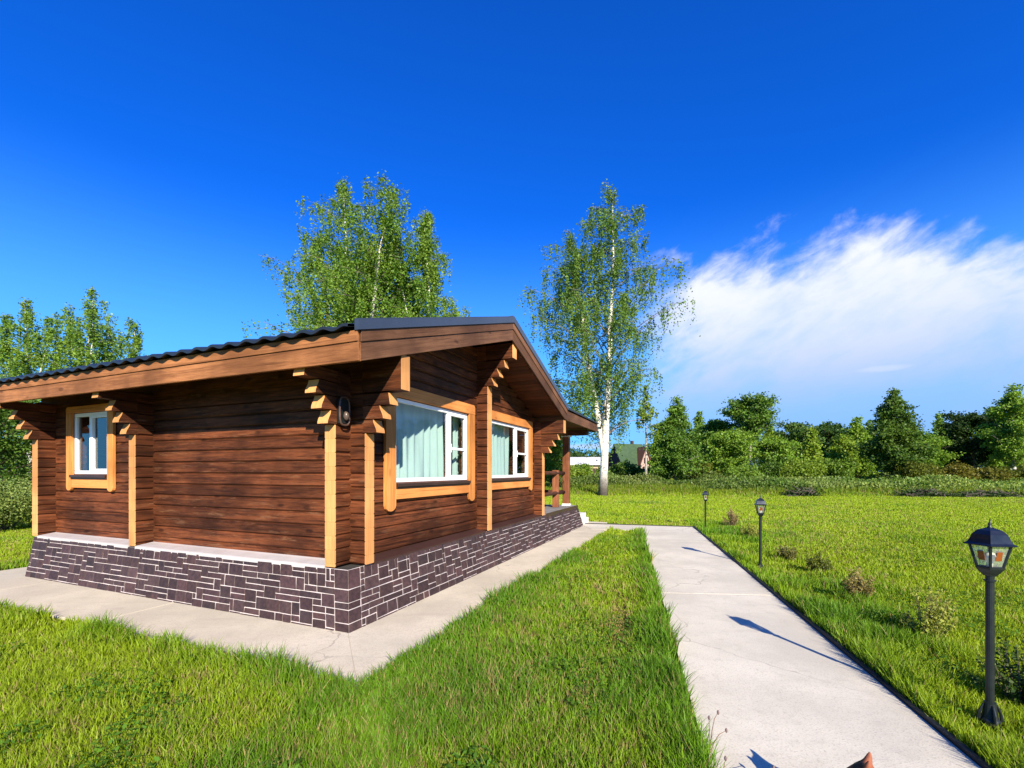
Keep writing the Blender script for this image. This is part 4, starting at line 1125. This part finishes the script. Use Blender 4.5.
for k in range(3):
    b = MB(); b.box((-2 + k * 1.7, -2.06, 1.1), (-1.2 + k * 1.7, -2.005, 2.0)); b.build('window', m_sill, wh)

# ------------------------------------------------------------------ garden lamps
def make_lamp(loc, label, tilt):
    e = empty('garden_lamp', loc, R(46)); e.rotation_euler = (0, tilt, R(46)); tag(e, label, 'lamp', 'lantern lamps along the path')
    p = MB(); p.lathe([(.0205, -.02), (.0205, .45), (.0205, .86), (.021, .885)], 14)
    p.lathe([(.028, .845), (.028, .853)], 14); p.build('post', m_lamp, e, smooth=False)
    b = MB(); b.lathe([(.046, -.04), (.046, .03), (.038, .042), (.034, .065), (.031, .09), (.028, .125), (.028, .132), (.0235, .134)], 16)
    for k in range(4):
        a = k * math.pi / 2 + .4; b.tube([(.054 * math.cos(a), .054 * math.sin(a), .03), (.048 * math.cos(a), .048 * math.sin(a), .07), (.030 * math.cos(a), .030 * math.sin(a), .12)], [.009, .008, .005], 6)
    b.build('base', m_lamp, e)
    # lantern: four tapering sides, one corner towards the camera
    Z0, Z1 = .925, 1.062; R0, R1 = .053, .087         # corner radii bottom and top
    cup = MB(); cup.lathe([(.028, .875), (.034, .885), (.044, .895), (.060, .918), (.062, .926), (.030, .927)], 4, rot=0); cup.build('lantern_cup', m_lamp, e)
    fr = MB()
    cs = [(math.cos(k * math.pi / 2), math.sin(k * math.pi / 2)) for k in range(4)]
    for (c, s) in cs: fr.tube([(R0 * c, R0 * s, Z0), (R1 * c, R1 * s, Z1)], .0075, 6)
    for (rr_, z_) in ((R0, Z0 + .003), (R1, Z1)):
        for k in range(4):
            a, b_ = cs[k], cs[(k + 1) % 4]; fr.tube([(rr_ * a[0], rr_ * a[1], z_), (rr_ * b_[0], rr_ * b_[1], z_)], .0065, 6)
    fr.build('lantern_frame', m_lamp, e)
    for k in range(4):
        a, b_ = cs[k], cs[(k + 1) % 4]
        g = MB(); k0, k1 = .97, .97
        q = [(R0 * a[0] * k0, R0 * a[1] * k0, Z0), (R0 * b_[0] * k0, R0 * b_[1] * k0, Z0), (R1 * b_[0] * k1, R1 * b_[1] * k1, Z1), (R1 * a[0] * k1, R1 * a[1] * k1, Z1)]
        g.add(q, [(0, 1, 2, 3)]); pn = g.build('pane', m_pane, e)
        Q = [Vector(v) for v in q]
        def PP(s, t, d=.0025):
            p_ = Q[0].lerp(Q[1], s).lerp(Q[3].lerp(Q[2], s), t); nn = Vector(((a[0] + b_[0]) / 2, (a[1] + b_[1]) / 2, -.2)).normalized(); return tuple(p_ + nn * d)
        mo = MB(); mo.add([PP(.30, .34), PP(.70, .34), PP(.66, .72), PP(.34, .72), PP(.30, .34, .0045), PP(.70, .34, .0045), PP(.66, .72, .0045), PP(.34, .72, .0045)], [(0, 1, 2, 3), (4, 5, 6, 7), (0, 1, 5, 4), (1, 2, 6, 5), (2, 3, 7, 6), (3, 0, 4, 7)])
        mo.build('amber_motif', m_amber, pn)
    bl_ = MB(); bl_.lathe([(.014, .93), (.014, .95), (.024, .968), (.028, .99), (.020, 1.01), (.006, 1.02)], 12); bl_.build('bulb', m_bulb, e, smooth=True)
    rf = MB(); rf.lathe([(.114, 1.057), (.114, 1.062), (.096, 1.072), (.086, 1.092), (.075, 1.122), (.053, 1.146), (.024, 1.158), (.016, 1.162)], 4)
    rf.build('lantern_roof', m_lamp_roof, e)
    fi = MB(); fi.lathe([(.012, 1.155), (.014, 1.164), (.007, 1.172), (.009, 1.182), (.005, 1.195), (.0015, 1.215)], 10); fi.build('finial', m_lamp, e, smooth=True)
    return e
def pane_mat():
    m, nt, out = new_mat('lantern_glass')
    tr = N(nt, 'ShaderNodeBsdfTransparent'); tr.inputs[0].default_value = (.93, .97, .93, 1)
    gl = N(nt, 'ShaderNodeBsdfGlossy'); gl.inputs['Roughness'].default_value = .06
    d = N(nt, 'ShaderNodeBsdfDiffuse'); d.inputs[0].default_value = (.7, .72, .66, 1)
    m1 = N(nt, 'ShaderNodeMixShader'); m1.inputs[0].default_value = .16; nt.links.new(tr.outputs[0], m1.inputs[1]); nt.links.new(d.outputs[0], m1.inputs[2])
    m2 = N(nt, 'ShaderNodeMixShader'); m2.inputs[0].default_value = .10; nt.links.new(m1.outputs[0], m2.inputs[1]); nt.links.new(gl.outputs[0], m2.inputs[2])
    nt.links.new(m2.outputs[0], out.inputs['Surface']); return m
m_pane = pane_mat()
LT_ = 'black lantern lamp on a post, '
lamp = make_lamp((2.826, 2.69, .002), 'nearest and largest black garden lantern on a post, amber motifs in its panes', R(1.2))
for (x, y, z, lab) in ((3.90, 7.15, -.09, 'middle black garden lantern on a post beside the path'), (5.14, 12.1, -.19, 'farthest and smallest black garden lantern by the end of the path')):
    c = copy_tree(lamp); c.location = (x, y, z); c.rotation_euler = (0, R(.4), R(28)); c['label'] = lab

# ------------------------------------------------------------------ young shrubs beside the path
RED = ((.17, .14, .035), (.38, .31, .11)); YLW = ((.17, .22, .03), (.38, .38, .07)); GDK = ((.035, .075, .012), (.08, .12, .02))
SHR = [(858, 603, .26, .33, RED, 'brownish pale tipped young shrub beside the path, left of the yellowish one'),
       (926, 642, .36, .40, YLW, 'yellow tipped young shrub nearest to the large lantern'),
       (818, 573, .30, .24, OLV, 'small olive shrub halfway along the path edge'),
       (787, 560, .28, .22, ((.12, .13, .03), (.27, .25, .07)), 'small yellowish shrub just right of the middle lantern'),
       (750, 539, .34, .30, YLW, 'yellow dotted shrub just left of the middle lantern'),
       (731, 527, .34, .40, ((.18, .13, .06), (.42, .31, .15)), 'pale brownish upright shrub nearest the farthest lantern'),
       (1021, 706, .42, .34, GDK, 'dark green shrub at the right edge beside the large lantern')]
def shrub(label, x, y, w_, h_, cols, seed):
    r = np.random.default_rng(seed); rr = random.Random(seed); e = empty('young_shrub', (x, y, GZ)); tag(e, label, 'shrub', 'young shrubs beside the path')
    st = MB(); pts = []
    for k in range(36):
        a = rr.uniform(0, 6.28); o = math.sqrt(rr.random()) * w_ * .5; hh = h_ * rr.uniform(.55, 1.1) * (1 - .35 * (o / (w_ * .5)) ** 2)
        q = [(math.cos(a) * o * f_, math.sin(a) * o * f_, hh * g_) for f_, g_ in ((.1, 0), (.45, .4), (.8, .75), (1.0, 1.0))]
        st.tube(q, [.0045, .0035, .0025, .001], 4)
        m_ = 60; t = r.random(m_) ** .7 * .85 + .15
        qq = np.array(q); xi = np.array([0, .4, .75, 1.0])
        P_ = np.stack([np.interp(t, xi, qq[:, c]) for c in range(3)], 1) + r.normal(0, .016, (m_, 3)); pts.append(P_)
    P_ = np.concatenate(pts); P_ = P_[P_[:, 2] > .015]
    m_ = np.clip(P_[:, 2] / h_ * .5 + r.normal(.2, .3, len(P_)), 0, 1)
    np_mesh('foliage', leaf_quads(P_, .023, r), 4, m_leaf, lerp(np.array(cols[0]), np.array(cols[1]), m_) * r.uniform(.7, 1.3, (len(P_), 1)), e)
    st.build('stem', m_bark, e)
for i, (px, py, w_, h_, cols, lab) in enumerate(SHR):
    y_ = EYE * F / (py - Y0); shrub(lab, at(px, y_), y_, w_ * 1.22, h_ * 1.15 + .05, cols, 500 + i)

# dry weeds at the path's left edge, close to the camera
def weed(label, x, y, stems_, seed):
    r = random.Random(seed); e = empty('dry_weed', (x, y, -.02)); tag(e, label, 'weed')
    s = MB()
    tips = []
    for (dx, dy, h_, bend) in stems_:
        pts = [(0, 0, 0), (dx * .3 + bend * .1, dy * .3, h_ * .5), (dx * .7 + bend * .35, dy * .7, h_ * .86), (dx + bend, dy, h_)]
        s.tube(pts, [.0035, .003, .0022, .0012], 5); tips.append(pts[-1])
    s.build('stalk', plain('dry_stalk', (.20, .13, .09), .8), e)
    hd = MB()
    for t in tips[:3]:
        hd.lathe([(.002, -.012), (.006, -.006), (.007, .003), (.003, .012)], 7, t)
    hd.build('seed_head', plain('seed_head', (.16, .11, .10), .9), e)
weed('single dry stalk with a long bent grass blade on the path near the bottom edge', .965, 2.10, [(.03, .02, .18, 0), (.10, .03, .13, .16), (-.02, -.02, .08, 0)], 1)
weed('reddish dry weed with small round seed heads at the left edge of the path', 1.05, 2.42, [(.04, .03, .22, .02), (.02, .05, .18, .0), (.06, .0, .14, .03), (.0, -.03, .13, 0)], 2)

# ------------------------------------------------------------------ the small dog at the bottom edge
def dog():
    V_ = [(.30, 0, .205), (.20, 0, .215), (.09, 0, .212), (.035, 0, .245), (-.005, 0, .288), (-.040, 0, .258), (-.072, 0, .232),
          (.31, .035, .15), (.335, .040, .075), (.315, .040, .012), (.295, .042, .006),
          (.31, -.035, .15), (.335, -.040, .075), (.315, -.040, .012), (.295, -.042, .006),
          (.085, .038, .14), (.09, .040, .07), (.085, .040, .012), (.065, .042, .006),
          (.085, -.038, .14), (.09, -.040, .07), (.085, -.040, .012), (.065, -.042, .006),
          (.35, 0, .235), (.40, 0, .275), (.42, 0, .32),
          (.012, .026, .312), (.018, .034, .334), (.020, .038, .354), (.012, -.026, .312), (.018, -.034, .334), (.020, -.038, .354)]
    E_ = [(0, 1), (1, 2), (2, 3), (3, 4), (4, 5), (5, 6), (0, 7), (7, 8), (8, 9), (9, 10), (0, 11), (11, 12), (12, 13), (13, 14), (2, 15), (15, 16), (16, 17), (17, 18), (2, 19), (19, 20), (20, 21), (21, 22), (0, 23), (23, 24), (24, 25),
          (4, 26), (26, 27), (27, 28), (4, 29), (29, 30), (30, 31)]
    rad = [.055, .058, .066, .042, .040, .026, .016] + [.030, .015, .011, .012] * 2 + [.024, .014, .011, .012] * 2 + [.018, .011, .006] + [.017, .013, .003] * 2
    me = bpy.data.meshes.new('dog'); me.from_pydata(V_, E_, []); o = bpy.data.objects.new('dog', me); COL.objects.link(o)
    sk = o.modifiers.new('skin', 'SKIN'); sk.use_smooth_shade = True
    if not me.skin_vertices: me.attributes
    try:
        for i, sv in enumerate(me.skin_vertices[0].data):
            sv.radius = (rad[i], rad[i]); sv.use_root = (i == 1)
    except Exception:
        bpy.context.view_layer.objects.active = o; bpy.ops.mesh.customdata_skin_add()
        for i, sv in enumerate(me.skin_vertices[0].data):
            sv.radius = (rad[i], rad[i]); sv.use_root = (i == 1)
    ss = o.modifiers.new('sub', 'SUBSURF'); ss.levels = 2; ss.render_levels = 2
    m, nt, out = new_mat('dog_coat')
    tc = N(nt, 'ShaderNodeTexCoord'); sp = N(nt, 'ShaderNodeSeparateXYZ'); nt.links.new(tc.outputs['Object'], sp.inputs[0])
    n = noise(nt, tc.outputs['Object'], 60, 4)
    base = mix_c(nt, n, (.20, .060, .028), (.34, .12, .06))
    saddle = math_n(nt, 'MULTIPLY', smooth(nt, sp.outputs[2], .19, .225), smooth(nt, sp.outputs[0], .05, .12))
    skull = math_n(nt, 'MULTIPLY', smooth(nt, sp.outputs[0], .012, -.004), smooth(nt, sp.outputs[2], .285, .30))
    c = mix_c(nt, math_n(nt, 'MAXIMUM', saddle, skull), base, (.035, .022, .016))
    surf(nt, out, c, .7, .25, 0, n, .4, .003)
    me.materials.append(m)
    ey = MB()
    for s in (-1, 1): ey.lathe([(.001, -.006), (.005, -.003), (.006, 0), (.005, .003), (.001, .006)], 8, (-.034, s * .026, .268))
    ey.lathe([(.001, -.007), (.007, -.004), (.008, 0), (.005, .005), (.001, .007)], 8, (-.087, 0, .232))
    ey.build('eyes_and_nose', m_edging, o, smooth=True)
    o.location = (1.42, 1.84, 0.0); o.rotation_euler = (0, 0, R(-40))
    tag(o, 'small reddish brown dog at the bottom edge of the concrete path', 'dog')
dog()
